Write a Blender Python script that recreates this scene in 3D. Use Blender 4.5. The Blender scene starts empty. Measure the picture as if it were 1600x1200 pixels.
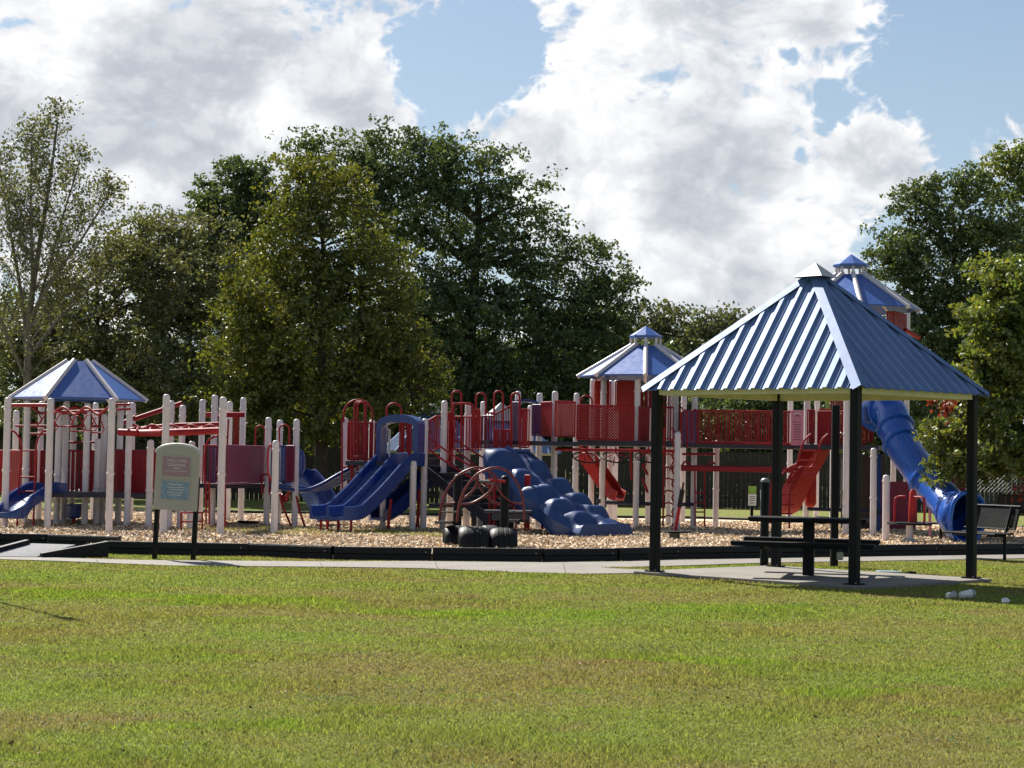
import bpy, math, random
import numpy as np
from mathutils import Vector, Matrix

random.seed(7)
rng = np.random.default_rng(11)
scene = bpy.context.scene
C = scene.collection

# ------------------------------------------------------------------ camera
FPX, CAMH = 2900.0, 1.6                     # focal length in pixels of a 1600 wide frame, eye height
PITCH, ROLL = math.atan(112 / 2900.0), math.radians(1.0)
cf = Vector((0, math.cos(PITCH), math.sin(PITCH)))
_u = Vector((0, -math.sin(PITCH), math.cos(PITCH)))
_r = Vector((1, 0, 0))
cr = _r * math.cos(ROLL) + _u * math.sin(ROLL)
cu = _u * math.cos(ROLL) - _r * math.sin(ROLL)
CAM = Vector((0, 0, CAMH))
cam_d = bpy.data.cameras.new('camera')
cam_d.sensor_width = 36.0
cam_d.lens = 36.0 * FPX / 1600.0
cam_d.clip_start, cam_d.clip_end = 0.1, 3000
cam = bpy.data.objects.new('camera', cam_d)
C.objects.link(cam)
cam.matrix_world = Matrix(((cr.x, cu.x, -cf.x, 0), (cr.y, cu.y, -cf.y, 0), (cr.z, cu.z, -cf.z, CAMH), (0, 0, 0, 1)))
scene.camera = cam

def ray(px, py):
    return cf + cr * ((px - 800) / FPX) + cu * ((600 - py) / FPX)
def G(px, py, z=0.0):                       # where a sight line meets the ground at height z
    d = ray(px, py); t = (z - CAMH) / d.z
    return CAM + d * t
def W(px, py, y):                           # where a sight line is y metres in front of the camera
    d = ray(px, py); t = y / d.y
    return CAM + d * t

# ------------------------------------------------------------------ sky, sun, exposure
SUN_AZ, SUN_EL = math.radians(-33.0), math.radians(44.0)     # azimuth from +Y towards +X
sun_dir = Vector((math.sin(SUN_AZ) * math.cos(SUN_EL), math.cos(SUN_AZ) * math.cos(SUN_EL), math.sin(SUN_EL)))
SKY_STRENGTH, SUN_STRENGTH = 0.06, 4.8
sd = bpy.data.lights.new('sun', 'SUN')
sd.energy, sd.angle, sd.color = SUN_STRENGTH, math.radians(0.53), (1.0, 0.95, 0.87)
so = bpy.data.objects.new('sun', sd); C.objects.link(so)
so.rotation_euler = sun_dir.to_track_quat('Z', 'Y').to_euler()
so.location = (0, 0, 60)
vs = scene.view_settings
vs.view_transform = 'Standard'; vs.look = 'None'; vs.exposure = 1.0; vs.gamma = 1.0
vs.use_curve_mapping = False

class NT:
    """small helper for node trees"""
    def __init__(s, tree): s.t = tree
    def n(s, typ, **kw):
        x = s.t.nodes.new(typ)
        for k, v in kw.items(): setattr(x, k, v)
        return x
    def put(s, sock, v):
        if hasattr(v, 'is_output') or hasattr(v, 'links'): s.t.links.new(v, sock)
        else: sock.default_value = v
    def math(s, op, a, b=None, c=None, clamp=False):
        x = s.n('ShaderNodeMath', operation=op, use_clamp=clamp); s.put(x.inputs[0], a)
        if b is not None: s.put(x.inputs[1], b)
        if c is not None: s.put(x.inputs[2], c)
        return x.outputs[0]
    def vmath(s, op, a, b=None, scale=None):
        x = s.n('ShaderNodeVectorMath', operation=op); s.put(x.inputs[0], a)
        if b is not None: s.put(x.inputs[1], b)
        if scale is not None: s.put(x.inputs['Scale'], scale)
        return x.outputs['Value'] if op in ('DOT_PRODUCT', 'LENGTH') else x.outputs[0]
    def noise(s, vec, scale, detail=4, rough=0.55, dist=0.0, out=0):
        x = s.n('ShaderNodeTexNoise'); x.inputs['Scale'].default_value = scale
        x.inputs['Detail'].default_value = detail; x.inputs['Roughness'].default_value = rough
        x.inputs['Distortion'].default_value = dist
        if vec is not None: s.put(x.inputs['Vector'], vec)
        return x.outputs[out]
    def mapr(s, v, a, b, c=0.0, d=1.0, smooth=True):
        x = s.n('ShaderNodeMapRange'); x.interpolation_type = 'SMOOTHSTEP' if smooth else 'LINEAR'
        s.put(x.inputs[0], v)
        for i, k in enumerate((a, b, c, d)): x.inputs[i + 1].default_value = k
        return x.outputs[0]
    def mix(s, f, a, b, blend='MIX'):
        x = s.n('ShaderNodeMix', data_type='RGBA', blend_type=blend)
        s.put(x.inputs[0], f); s.put(x.inputs[6], a); s.put(x.inputs[7], b)
        return x.outputs[2]
    def ramp(s, v, stops):
        x = s.n('ShaderNodeValToRGB'); e = x.color_ramp.elements
        while len(e) < len(stops): e.new(0.5)
        for k, (p, c) in zip(e, stops): k.position = p; k.color = (*c, 1)
        s.put(x.inputs[0], v)
        return x.outputs[0]

def rgb(*c): return (*c, 1.0)

world = bpy.data.worlds.new('World'); scene.world = world; world.use_nodes = True
wt = world.node_tree; wt.nodes.clear(); N = NT(wt)
sky = N.n('ShaderNodeTexSky', sky_type='NISHITA', sun_disc=False)
sky.sun_elevation, sky.sun_rotation = SUN_EL, SUN_AZ
sky.air_density, sky.dust_density, sky.ozone_density = 1.0, 0.6, 1.6
dirv = N.n('ShaderNodeTexCoord').outputs['Generated']

def bump_dir(px, py):
    d = ray(px, py).normalized(); return (d.x, d.y, d.z)
# broad cloud masses (pixel of the photograph, angular radius, weight), the rest of the sky gets noise alone
MASSES = [(30, 110, .045, .40), (120, 90, .05, .45), (230, 60, .055, .45), (330, 150, .065, .50), (450, 90, .05, .45), (520, 150, .035, .34), (180, 220, .07, .45), (350, 260, .05, .42), (60, 290, .05, .40), (240, 330, .05, .40), (550, 110, .022, .26), (500, 220, .05, .36),
          (620, 15, .03, .22), (740, 10, .03, .24), (850, 8, .03, .24), (960, 30, .035, .40), (1080, 30, .04, .42), (1200, 25, .035, .40), (1300, 35, .03, .38), (640, 178, .010, .20),
          (880, 110, .026, .38), (950, 150, .04, .46), (1060, 150, .045, .50), (1170, 150, .038, .48), (840, 180, .025, .38), (770, 205, .022, .34), (730, 215, .014, .2), (930, 250, .045, .46), (1090, 230, .045, .46), (1210, 190, .026, .38), (900, 330, .035, .36), (1010, 300, .04, .36), (850, 280, .03, .3),
          (1000, 425, .026, .5), (1090, 365, .028, .5), (1180, 400, .034, .5), (1290, 400, .030, .48), (1090, 470, .05, .5), (1250, 470, .04, .45), (1260, 330, .028, .30), (1330, 245, .028, .46), (1420, 232, .022, .50), (1220, 275, .022, .25), (1310, 120, .010, .2), (1400, 262, .024, .42), (1575, 215, .020, .75), (1540, 245, .016, .5), (1410, 15, .009, .22),
          (715, 110, .042, -.42), (650, 85, .026, -.26), (800, 60, .018, -.3), (1440, 110, .045, -.30), (1310, 165, .015, -.5), (1255, 240, .012, -.3), (1540, 80, .05, -.30), (1230, 85, .010, -.30), (1490, 330, .025, -.2), (975, 378, .015, -.75), (1125, 298, .014, -.45), (1235, 85, .012, -.4), (10, 20, .014, -.34), (760, 130, .022, -.2)]
grp = bpy.data.node_groups.new('cloud_density', 'ShaderNodeTree')
grp.interface.new_socket('Vector', in_out='INPUT', socket_type='NodeSocketVector')
grp.interface.new_socket('Density', in_out='OUTPUT', socket_type='NodeSocketFloat')
K = NT(grp)
gi, go_ = K.n('NodeGroupInput'), K.n('NodeGroupOutput')
v0 = K.vmath('NORMALIZE', gi.outputs[0])
stretch = K.vmath('MULTIPLY', v0, (1.0, 1.0, 1.35))
warp = K.noise(stretch, 9.0, 2, 0.6, out=1)
wv = K.vmath('ADD', stretch, K.vmath('SCALE', K.vmath('SUBTRACT', warp, (.5, .5, .5)), scale=0.05))
fine = K.noise(wv, 19.0, 6, 0.60)
billow = K.math('ABSOLUTE', K.math('SUBTRACT', K.noise(wv, 46.0, 3, 0.55), .5))
K.put(go_.inputs[0], K.math('SUBTRACT', K.math('MULTIPLY', K.math('SUBTRACT', fine, .5), 0.95), K.math('MULTIPLY', K.math('SUBTRACT', billow, .09), 0.9)))
def density(vec):
    g = N.n('ShaderNodeGroup'); g.node_tree = grp; N.put(g.inputs[0], vec); return g.outputs[0]
mass = None
for px, py, sg, w in MASSES:
    d = N.vmath('DOT_PRODUCT', dirv, bump_dir(px, py))
    e = N.math('EXPONENT', N.math('MULTIPLY_ADD', d, 2.4 / (sg * sg), -2.4 / (sg * sg)))
    mass = N.math('MULTIPLY_ADD', e, w * (.78 if w > 0 else .8), mass if mass is not None else 0.0)
bigN = N.noise(dirv, 6.0, 1, 0.5)
mass = N.math('ADD', N.math('MULTIPLY', N.math('TANH', N.math('MULTIPLY', mass, 1.7)), .42), N.math('MULTIPLY', N.math('SUBTRACT', bigN, .58), 0.5))
_v = Vector(bump_dir(800, 300)); _s = (sun_dir - _v * sun_dir.dot(_v)).normalized()
q0 = density(dirv)
q1 = density(N.vmath('ADD', dirv, tuple(_s * 0.010)))
d0 = N.math('ADD', q0, mass)
alpha = N.mapr(d0, 0.05, 0.20)
rim = N.mapr(N.math('SUBTRACT', q0, q1), -0.22, 0.22)
soft = N.noise(N.vmath('MULTIPLY', dirv, (1.0, 1.0, 1.6)), 13.0, 2, 0.5)
thick = N.mapr(N.math('ADD', N.math('ADD', N.math('MULTIPLY', mass, .9), N.math('MULTIPLY', q0, .40)), N.math('MULTIPLY', N.math('SUBTRACT', soft, .5), 1.4)), 0.04, 0.68)
shade = None                                                   # grey undersides and white crowns of the cloud masses
for px, py, sg, w in ((1130, 225, .040, .55), (1040, 250, .035, .35), (330, 120, .045, .45), (260, 250, .05, .45), (380, 270, .04, .35), (1140, 440, .035, .35), (520, 60, .03, .25), (40, 200, .035, .3),
                      (870, 110, .030, -.5), (930, 90, .02, -.35), (110, 110, .03, -.5), (425, 165, .018, -.55), (1020, 400, .022, -.45), (950, 270, .03, -.45), (220, 310, .016, -.6), (1180, 100, .022, -.4), (1300, 60, .03, -.3), (560, 120, .02, -.4), (20, 70, .02, -.4), (1230, 330, .02, -.3)):
    d = N.vmath('DOT_PRODUCT', dirv, bump_dir(px, py))
    e = N.math('EXPONENT', N.math('MULTIPLY_ADD', d, 2.4 / (sg * sg), -2.4 / (sg * sg))); shade = N.math('MULTIPLY_ADD', e, w, shade if shade is not None else 0.0)
thick = N.math('ADD', thick, shade, clamp=True)
lit = N.math('ADD', N.math('MULTIPLY', rim, .40), N.math('MULTIPLY', N.math('SUBTRACT', 1.0, thick), .64), clamp=True)
S = 0.50 / SKY_STRENGTH
ccol = N.ramp(lit, [(0.0, (.52, .55, .61)), (.25, (.62, .65, .70)), (.5, (.78, .80, .84)), (.72, (.95, .955, .97)), (1.0, (1.16, 1.15, 1.13))])
ccol = N.vmath('SCALE', ccol, scale=S)
zc = N.n('ShaderNodeSeparateXYZ'); N.put(zc.inputs[0], dirv)
hz = N.mapr(zc.outputs[2], 0.0, 0.42, 1.0, 0.0)
blue = N.mix(N.math('MULTIPLY', hz, .6), N.vmath('SCALE', sky.outputs[0], scale=.84), (.52 * S, .66 * S, .80 * S, 1))
skyc = N.mix(N.math('MULTIPLY', alpha, .96), blue, ccol)
bg = N.n('ShaderNodeBackground'); bg.inputs['Strength'].default_value = SKY_STRENGTH
N.put(bg.inputs['Color'], skyc)
wo = N.n('ShaderNodeOutputWorld'); wt.links.new(bg.outputs[0], wo.inputs[0])
world.cycles.sampling_method = 'MANUAL'; world.cycles.sample_map_resolution = 512
scene.cycles.max_bounces = 4; scene.cycles.diffuse_bounces = 2; scene.cycles.glossy_bounces = 2; scene.cycles.transmission_bounces = 2; scene.cycles.transparent_max_bounces = 6

# ------------------------------------------------------------------ materials
MATS = {}
def mat(name, col, rough=0.6, metal=0.0, spec=0.5, var=0.12, scale=6.0, bump=0.0, bscale=60.0, dirt=None, dirt_amt=0.3, island=0.0, coat=0.0):
    m = bpy.data.materials.new(name); m.use_nodes = True
    t = m.node_tree; t.nodes.clear(); M = NT(t)
    p = M.n('ShaderNodeBsdfPrincipled'); o = M.n('ShaderNodeOutputMaterial'); t.links.new(p.outputs[0], o.inputs[0])
    pos = M.n('ShaderNodeNewGeometry').outputs['Position']
    nz = M.noise(pos, scale, 5, 0.6)
    a = tuple(c * (1 - var) for c in col); b = tuple(min(1, c * (1 + var)) for c in col)
    c = M.ramp(nz, [(.3, a), (.7, b)])
    if dirt:
        k = M.mapr(M.noise(pos, scale * 2.7, 6, 0.7), .52, .75)
        c = M.mix(M.math('MULTIPLY', k, dirt_amt), c, rgb(*dirt))
    if island:
        ri = M.n('ShaderNodeNewGeometry').outputs['Random Per Island']
        c = M.mix(1.0, c, M.ramp(ri, [(0, (1 - island,) * 3), (1, (1 + island,) * 3)]), 'MULTIPLY')
    t.links.new(c, p.inputs['Base Color'])
    p.inputs['Roughness'].default_value = rough; p.inputs['Metallic'].default_value = metal
    rr = M.mapr(M.noise(pos, scale * 4, 3), .3, .7, max(.02, rough - .03), min(1, rough + .04)); t.links.new(rr, p.inputs['Roughness'])
    p.inputs['Specular IOR Level'].default_value = spec
    p.inputs['Coat Weight'].default_value = coat
    if bump:
        bn = M.n('ShaderNodeBump'); bn.inputs['Strength'].default_value = bump; bn.inputs['Distance'].default_value = .02
        M.put(bn.inputs['Height'], M.noise(pos, bscale, 4, .6)); t.links.new(bn.outputs[0], p.inputs['Normal'])
    MATS[name] = m
    return m

mat('post_white', (.62, .565, .57), .42, dirt=(.34, .29, .26), dirt_amt=.3, scale=5, var=.05)
mat('red_paint', (.25, .008, .013), .5, spec=.25, dirt=(.30, .045, .04), dirt_amt=.2, scale=5)
mat('red_plastic', (.34, .016, .010), .5, spec=.3, var=.06, scale=4)
mat('maroon_tube', (.13, .013, .014), .38, spec=.4, dirt=(.2, .06, .05), dirt_amt=.3)
mat('maroon_panel', (.165, .022, .055), .5, spec=.3, var=.06)
mat('purple_panel', (.10, .022, .09), .45)
mat('pink_panel', (.52, .17, .26), .5, dirt=(.65, .4, .45), dirt_amt=.3)
mat('blue_plastic', (.008, .034, .17), .30, var=.06, scale=3, coat=.12, dirt=(.035, .075, .2), dirt_amt=.35)
mat('tube_blue', (.010, .085, .40), .25, var=.05, scale=2, coat=.25)
mat('climber_blue', (.011, .040, .145), .40, var=.08, scale=3, dirt=(.05, .085, .18), dirt_amt=.35)
mat('roof_blue', (.040, .105, .34), .36, var=.05, scale=2)
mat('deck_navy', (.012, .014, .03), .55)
mat('black_metal', (.004, .004, .005), .5, spec=.2)
mat('black_mesh', (.005, .005, .007), .6, spec=.15)
mat('timber_black', (.008, .008, .009), .6, spec=.3, bump=.4, bscale=40, dirt=(.03, .027, .024), dirt_amt=.35)
mat('rubber', (.006, .006, .006), .5, spec=.25, bump=.2, dirt=(.03, .027, .022), dirt_amt=.3)
mat('sheet_blue', (.135, .205, .37), .46, metal=.35, var=.10, scale=.8, dirt=(.22, .28, .38), dirt_amt=.4)
mat('flash_metal', (.085, .145, .30), .5, metal=.2, var=.10, scale=2)
mat('cap_metal', (.30, .32, .32), .5, metal=.45, var=.12, scale=2)
mat('soffit', (.62, .58, .38), .6, var=.12)
mat('concrete', (.205, .185, .16), .85, var=.14, scale=1.6, bump=.25, bscale=90, dirt=(.12, .105, .088), dirt_amt=.55)
mat('ramp_grey', (.19, .19, .20), .8, var=.15, scale=12)
mat('board_tan', (.43, .375, .32), .6, var=.04)
mat('board_rim', (.55, .52, .46), .5)
mat('poster_pink', (.36, .20, .23), .4, var=.15, scale=25)
mat('poster_blue', (.20, .27, .35), .4, var=.35, scale=30)
mat('ink_white', (.62, .55, .55), .6)
mat('ink_dark', (.08, .03, .05), .6)
mat('white_plastic', (.72, .70, .70), .35)
mat('clear_cup', (.30, .32, .33), .2)
mat('sign_green', (.22, .36, .05), .5)
mat('grey_post', (.22, .30, .33), .5)
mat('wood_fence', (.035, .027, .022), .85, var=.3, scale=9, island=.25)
mat('bark', (.055, .042, .032), .9, var=.3, scale=6, bump=.6, bscale=25)
mat('bark_pale', (.16, .14, .12), .9, var=.3, scale=8, bump=.4, bscale=25)
mat('chain', (.25, .25, .25), .5, metal=.6)
mat('chips', (.56, .43, .29), .8, var=.2, scale=1.2, island=.6, dirt=(.30, .21, .13), dirt_amt=.5)
mat('soil', (.10, .065, .042), .95, var=.3, scale=8, bump=.6)
mat('dry_leaf', (.16, .075, .03), .8, island=.3)
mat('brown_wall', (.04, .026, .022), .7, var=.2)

GRASS_PATCHES = [(G(px, py).x, G(px, py).y, rx, ry) for px, py, rx, ry in ((290, 1135, .75, .42), (620, 1112, .8, .28), (1330, 1085, .8, .5), (1120, 1035, 1.1, .6), (430, 940, 2.0, 1.2), (780, 960, 2.2, .8), (1150, 950, 1.8, .9), (120, 930, 1.6, 1.0))]
def grass_nodes(M, pos):
    """mown lawn: green, straw and brown patches by place"""
    flat = M.vmath('MULTIPLY', pos, (1, 1, 0))
    st = M.vmath('MULTIPLY', flat, (.6, 1.0, 1))
    n1 = M.noise(st, 0.42, 5, .62, .6); n2 = M.noise(st, 1.7, 5, .65); n3 = M.noise(M.vmath('ADD', st, (31, 7, 0)), .9, 6, .68)
    c = M.ramp(n1, [(.30, (.240, .205, .092)), (.46, (.232, .236, .080)), (.58, (.208, .250, .064)), (.74, (.178, .250, .050))])
    c = M.mix(M.mapr(n3, .53, .66, 0, .7), c, rgb(.250, .192, .108))
    c = M.mix(M.mapr(n2, .55, .70, 0, .8), c, rgb(.205, .285, .046))
    pm = None
    for cx_, cy_, rx_, ry_ in GRASS_PATCHES:                  # rank lusher growth
        q = M.vmath('MULTIPLY', M.vmath('SUBTRACT', flat, (cx_, cy_, 0)), (1 / rx_, 1 / ry_, 0))
        e = M.math('SUBTRACT', 1.0, M.vmath('LENGTH', q)); pm = e if pm is None else M.math('MAXIMUM', pm, e)
    pm = M.mapr(M.math('ADD', pm, M.math('MULTIPLY', M.math('SUBTRACT', n2, .5), 2.4)), .15, .75)
    c = M.mix(M.math('MULTIPLY', pm, .75), c, rgb(.195, .280, .040))
    return c
m = bpy.data.materials.new('lawn'); m.use_nodes = True; t = m.node_tree; t.nodes.clear(); M = NT(t)
p = M.n('ShaderNodeBsdfPrincipled'); o = M.n('ShaderNodeOutputMaterial'); t.links.new(p.outputs[0], o.inputs[0])
pos = M.n('ShaderNodeNewGeometry').outputs['Position']
c = grass_nodes(M, pos)
c = M.mix(1.0, c, M.ramp(M.noise(pos, 45, 4, .7), [(.3, (.62, .62, .60)), (.7, (1.2, 1.2, 1.1))]), 'MULTIPLY')
t.links.new(c, p.inputs['Base Color']); p.inputs['Roughness'].default_value = .95; p.inputs['Specular IOR Level'].default_value = .1
bn = M.n('ShaderNodeBump'); bn.inputs['Strength'].default_value = 1.0; bn.inputs['Distance'].default_value = .05
M.put(bn.inputs['Height'], M.noise(pos, 28, 5, .7)); t.links.new(bn.outputs[0], p.inputs['Normal'])
MATS['lawn'] = m
m = bpy.data.materials.new('grass_blade'); m.use_nodes = True; t = m.node_tree; t.nodes.clear(); M = NT(t)
geo = M.n('ShaderNodeNewGeometry'); c = grass_nodes(M, geo.outputs['Position'])
c = M.mix(1.0, c, M.ramp(geo.outputs['Random Per Island'], [(0, (.50, .48, .52)), (.35, (.90, .88, .90)), (.65, (1.2, 1.2, 1.1)), (.9, (1.5, 1.5, 1.35)), (1, (2.0, 1.85, 1.8))]), 'MULTIPLY')
df, tr = M.n('ShaderNodeBsdfDiffuse'), M.n('ShaderNodeBsdfTranslucent')
gl = M.n('ShaderNodeBsdfGlossy'); gl.inputs['Roughness'].default_value = .45
M.put(df.inputs[0], c); M.put(tr.inputs[0], M.mix(1.0, c, rgb(1.15, 1.15, .7), 'MULTIPLY')); gl.inputs[0].default_value = rgb(.6, .6, .5)
m1 = M.n('ShaderNodeMixShader'); m1.inputs[0].default_value = .45; t.links.new(df.outputs[0], m1.inputs[1]); t.links.new(tr.outputs[0], m1.inputs[2])
m2 = M.n('ShaderNodeMixShader'); m2.inputs[0].default_value = .012; t.links.new(m1.outputs[0], m2.inputs[1]); t.links.new(gl.outputs[0], m2.inputs[2])
o = M.n('ShaderNodeOutputMaterial'); t.links.new(m2.outputs[0], o.inputs[0]); MATS['grass_blade'] = m

def leaf_mat(name, stops, trans=.35, gloss=.06, rough=.38):
    m = bpy.data.materials.new(name); m.use_nodes = True; t = m.node_tree; t.nodes.clear(); M = NT(t)
    geo = M.n('ShaderNodeNewGeometry')
    v = M.math('ADD', M.math('MULTIPLY', geo.outputs['Random Per Island'], .6), M.math('MULTIPLY', M.noise(geo.outputs['Position'], .55, 3), .55))
    c = M.ramp(v, stops)
    df, tr, gl = M.n('ShaderNodeBsdfDiffuse'), M.n('ShaderNodeBsdfTranslucent'), M.n('ShaderNodeBsdfGlossy')
    M.put(df.inputs[0], c); M.put(tr.inputs[0], M.mix(1.0, c, rgb(1.5, 1.4, .6), 'MULTIPLY'))
    gl.inputs[0].default_value = rgb(.8, .85, .8); gl.inputs['Roughness'].default_value = rough
    a = M.n('ShaderNodeMixShader'); a.inputs[0].default_value = trans; t.links.new(df.outputs[0], a.inputs[1]); t.links.new(tr.outputs[0], a.inputs[2])
    b = M.n('ShaderNodeMixShader'); b.inputs[0].default_value = gloss; t.links.new(a.outputs[0], b.inputs[1]); t.links.new(gl.outputs[0], b.inputs[2])
    o = M.n('ShaderNodeOutputMaterial'); t.links.new(b.outputs[0], o.inputs[0]); MATS[name] = m
leaf_mat('leaf_oak', [(.25, (0.037, 0.061, 0.027)), (.5, (0.063, 0.095, 0.039)), (.85, (0.128, 0.159, 0.063))], .32, .05, .45)
leaf_mat('leaf_yellow', [(.2, (.040, .060, .014)), (.5, (.080, .100, .020)), (.8, (.130, .140, .026)), (1, (.165, .135, .026))], .42, .045, .45)
leaf_mat('leaf_olive', [(.2, (0.056, 0.068, 0.032)), (.5, (0.100, 0.112, 0.049)), (.85, (0.177, 0.183, 0.091))], .34, .06, .45)
leaf_mat('leaf_fresh', [(.2, (0.051, 0.088, 0.022)), (.5, (0.104, 0.146, 0.032)), (.8, (0.195, 0.207, 0.044))], .45, .055, .45)
leaf_mat('clover', [(.2, (.07, .12, .05)), (.8, (.13, .19, .09))], .3, .008, .6)
leaf_mat('leaf_red', [(.2, (.10, .015, .010)), (.8, (.22, .03, .018))], .35, .03, .5)
leaf_mat('leaf_far', [(.2, (.065, .080, .042)), (.8, (.125, .135, .070))], .3, .04, .5)

# ------------------------------------------------------------------ mesh helpers
def link(o, parent=None):
    C.objects.link(o)
    if parent is not None: o.parent = parent
    return o
def wloc(o):
    v = Vector((0, 0, 0))
    while o is not None: v += o.location; o = o.parent
    return v
def tag(o, label=None, cat=None, group=None, kind=None):
    for k, v in (('label', label), ('category', cat), ('group', group), ('kind', kind)):
        if v: o[k] = v
    return o
def thing(name, label, cat, loc, group=None):
    o = bpy.data.objects.new(name, None); o.empty_display_size = .2; C.objects.link(o)
    o.location = Vector(loc); return tag(o, label, cat, group)

class MB:
    """collects geometry in world coordinates"""
    def __init__(s): s.v, s.f = [], []
    def quad(s, *p):
        b = len(s.v); s.v += [Vector(q) for q in p]; s.f.append(tuple(range(b, b + len(p)))); return s
    def box(s, c, size, ax=None):
        """c centre, size full extents, ax three axes"""
        c = Vector(c); X, Y, Z = ax if ax else (Vector((1, 0, 0)), Vector((0, 1, 0)), Vector((0, 0, 1)))
        h = [k / 2 for k in size]; b = len(s.v)
        for i in (-1, 1):
            for j in (-1, 1):
                for k in (-1, 1): s.v.append(c + X * (i * h[0]) + Y * (j * h[1]) + Z * (k * h[2]))
        for q in ((0, 1, 3, 2), (4, 6, 7, 5), (0, 4, 5, 1), (2, 3, 7, 6), (0, 2, 6, 4), (1, 5, 7, 3)): s.f.append(tuple(b + i for i in q))
        return s
    def beam(s, a, b_, w, h):
        a, b_ = Vector(a), Vector(b_); X = (b_ - a); L = X.length; X.normalize()
        Y = Vector((0, 0, 1)).cross(X)
        Y = Y.normalized() if Y.length > 1e-4 else Vector((0, 1, 0))
        return s.box((a + b_) / 2, (L, w, h), (X, Y, X.cross(Y)))
    def tube(s, pts, r, n=8, caps=True, closed=False, smooth=True):
        pts = [Vector(p) for p in pts]; m_ = len(pts)
        rs = r if isinstance(r, (list, tuple)) else [r] * m_
        b = len(s.v); prev = None
        for i, p in enumerate(pts):
            if closed: T = pts[(i + 1) % m_] - pts[i - 1]
            else: T = pts[min(i + 1, m_ - 1)] - pts[max(i - 1, 0)]
            T.normalize()
            if prev is None:
                A = Vector((0, 0, 1)) if abs(T.z) < .9 else Vector((1, 0, 0)); X = T.cross(A).normalized()
            else:
                X = prev - T * prev.dot(T)
                X = X.normalized() if X.length > 1e-5 else prev
            prev = X; Y = T.cross(X)
            for k in range(n):
                a = 2 * math.pi * k / n; s.v.append(p + (X * math.cos(a) + Y * math.sin(a)) * rs[i])
        for i in range(m_ if closed else m_ - 1):
            j = (i + 1) % m_
            for k in range(n):
                l = (k + 1) % n; s.f.append((b + i * n + k, b + i * n + l, b + j * n + l, b + j * n + k))
        if caps and not closed:
            s.f.append(tuple(b + k for k in reversed(range(n)))); s.f.append(tuple(b + (m_ - 1) * n + k for k in range(n)))
        return s
    def lathe(s, base, prof, n=14, axis=None):
        """prof [(r, h)] about an axis through base"""
        base = Vector(base); Z = Vector(axis).normalized() if axis is not None else Vector((0, 0, 1))
        X = Z.cross(Vector((0, 1, 0)) if abs(Z.y) < .9 else Vector((1, 0, 0))).normalized(); Y = Z.cross(X); b = len(s.v)
        for r, h in prof:
            for k in range(n):
                a = 2 * math.pi * k / n; s.v.append(base + Z * h + (X * math.cos(a) + Y * math.sin(a)) * r)
        for i in range(len(prof) - 1):
            for k in range(n):
                l = (k + 1) % n; s.f.append((b + i * n + k, b + i * n + l, b + (i + 1) * n + l, b + (i + 1) * n + k))
        s.f.append(tuple(b + k for k in reversed(range(n)))); s.f.append(tuple(b + (len(prof) - 1) * n + k for k in range(n)))
        return s
    def slab(s, poly, z0, z1):
        n = len(poly); b = len(s.v)
        s.v += [Vector((q[0], q[1], z0)) for q in poly] + [Vector((q[0], q[1], z1)) for q in poly]
        s.f.append(tuple(b + i for i in reversed(range(n)))); s.f.append(tuple(b + n + i for i in range(n)))
        for i in range(n):
            j = (i + 1) % n; s.f.append((b + i, b + j, b + n + j, b + n + i))
        return s
    def strip(s, A, B):
        """faces between two point rows"""
        b = len(s.v); n = len(A); s.v += [Vector(q) for q in A] + [Vector(q) for q in B]
        for i in range(n - 1): s.f.append((b + i, b + i + 1, b + n + i + 1, b + n + i))
        return s
    def grid(s, rows):
        b = len(s.v); n = len(rows[0])
        for r in rows: s.v += [Vector(q) for q in r]
        for i in range(len(rows) - 1):
            for k in range(n - 1): s.f.append((b + i * n + k, b + i * n + k + 1, b + (i + 1) * n + k + 1, b + (i + 1) * n + k))
        return s
    def build(s, name, material, parent=None, smooth=None, bevel=0.0, solid=0.0, origin=None):
        base = Vector(origin) if origin is not None else (wloc(parent) if parent is not None else Vector((0, 0, 0)))
        me = bpy.data.meshes.new(name)
        me.from_pydata([tuple(q - base) for q in s.v], [], s.f); me.update()
        import bmesh
        bm = bmesh.new(); bm.from_mesh(me); bmesh.ops.recalc_face_normals(bm, faces=bm.faces); bm.to_mesh(me); bm.free()
        me.materials.append(MATS[material])
        if smooth is not None:
            me.shade_smooth(); me.set_sharp_from_angle(angle=math.radians(smooth))
        o = bpy.data.objects.new(name, me); link(o, parent)
        if origin is not None: o.location = base - (wloc(parent) if parent is not None else Vector((0, 0, 0)))
        if solid:
            q = o.modifiers.new('thick', 'SOLIDIFY'); q.thickness = solid; q.offset = -1
        if bevel:
            q = o.modifiers.new('bevel', 'BEVEL'); q.width = bevel; q.segments = 2; q.limit_method = 'ANGLE'
        return o

def inst(name, mesh, parent, loc, rotz=0.0, scale=(1, 1, 1)):
    """a piece that shares its mesh; loc in world coordinates"""
    o = bpy.data.objects.new(name, mesh); link(o, parent)
    o.location = Vector(loc) - wloc(parent); o.rotation_euler = (0, 0, rotz); o.scale = scale
    return o
_um = {}
def unit_box(material):
    if material not in _um:
        b = MB().box((0, 0, 0), (1, 1, 1)); me = bpy.data.meshes.new('piece')
        me.from_pydata([tuple(q) for q in b.v], [], b.f); me.update(); me.materials.append(MATS[material]); _um[material] = me
    return _um[material]
def unit_bar(material):
    k = 'bar_' + material
    if k not in _um:
        b = MB().lathe((0, 0, -.5), [(.5, 0), (.5, 1)], 8); me = bpy.data.meshes.new('bar')
        me.from_pydata([tuple(q) for q in b.v], [], b.f); me.update(); me.materials.append(MATS[material]); me.shade_smooth()
        me.set_sharp_from_angle(angle=math.radians(50)); _um[k] = me
    return _um[k]
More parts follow.
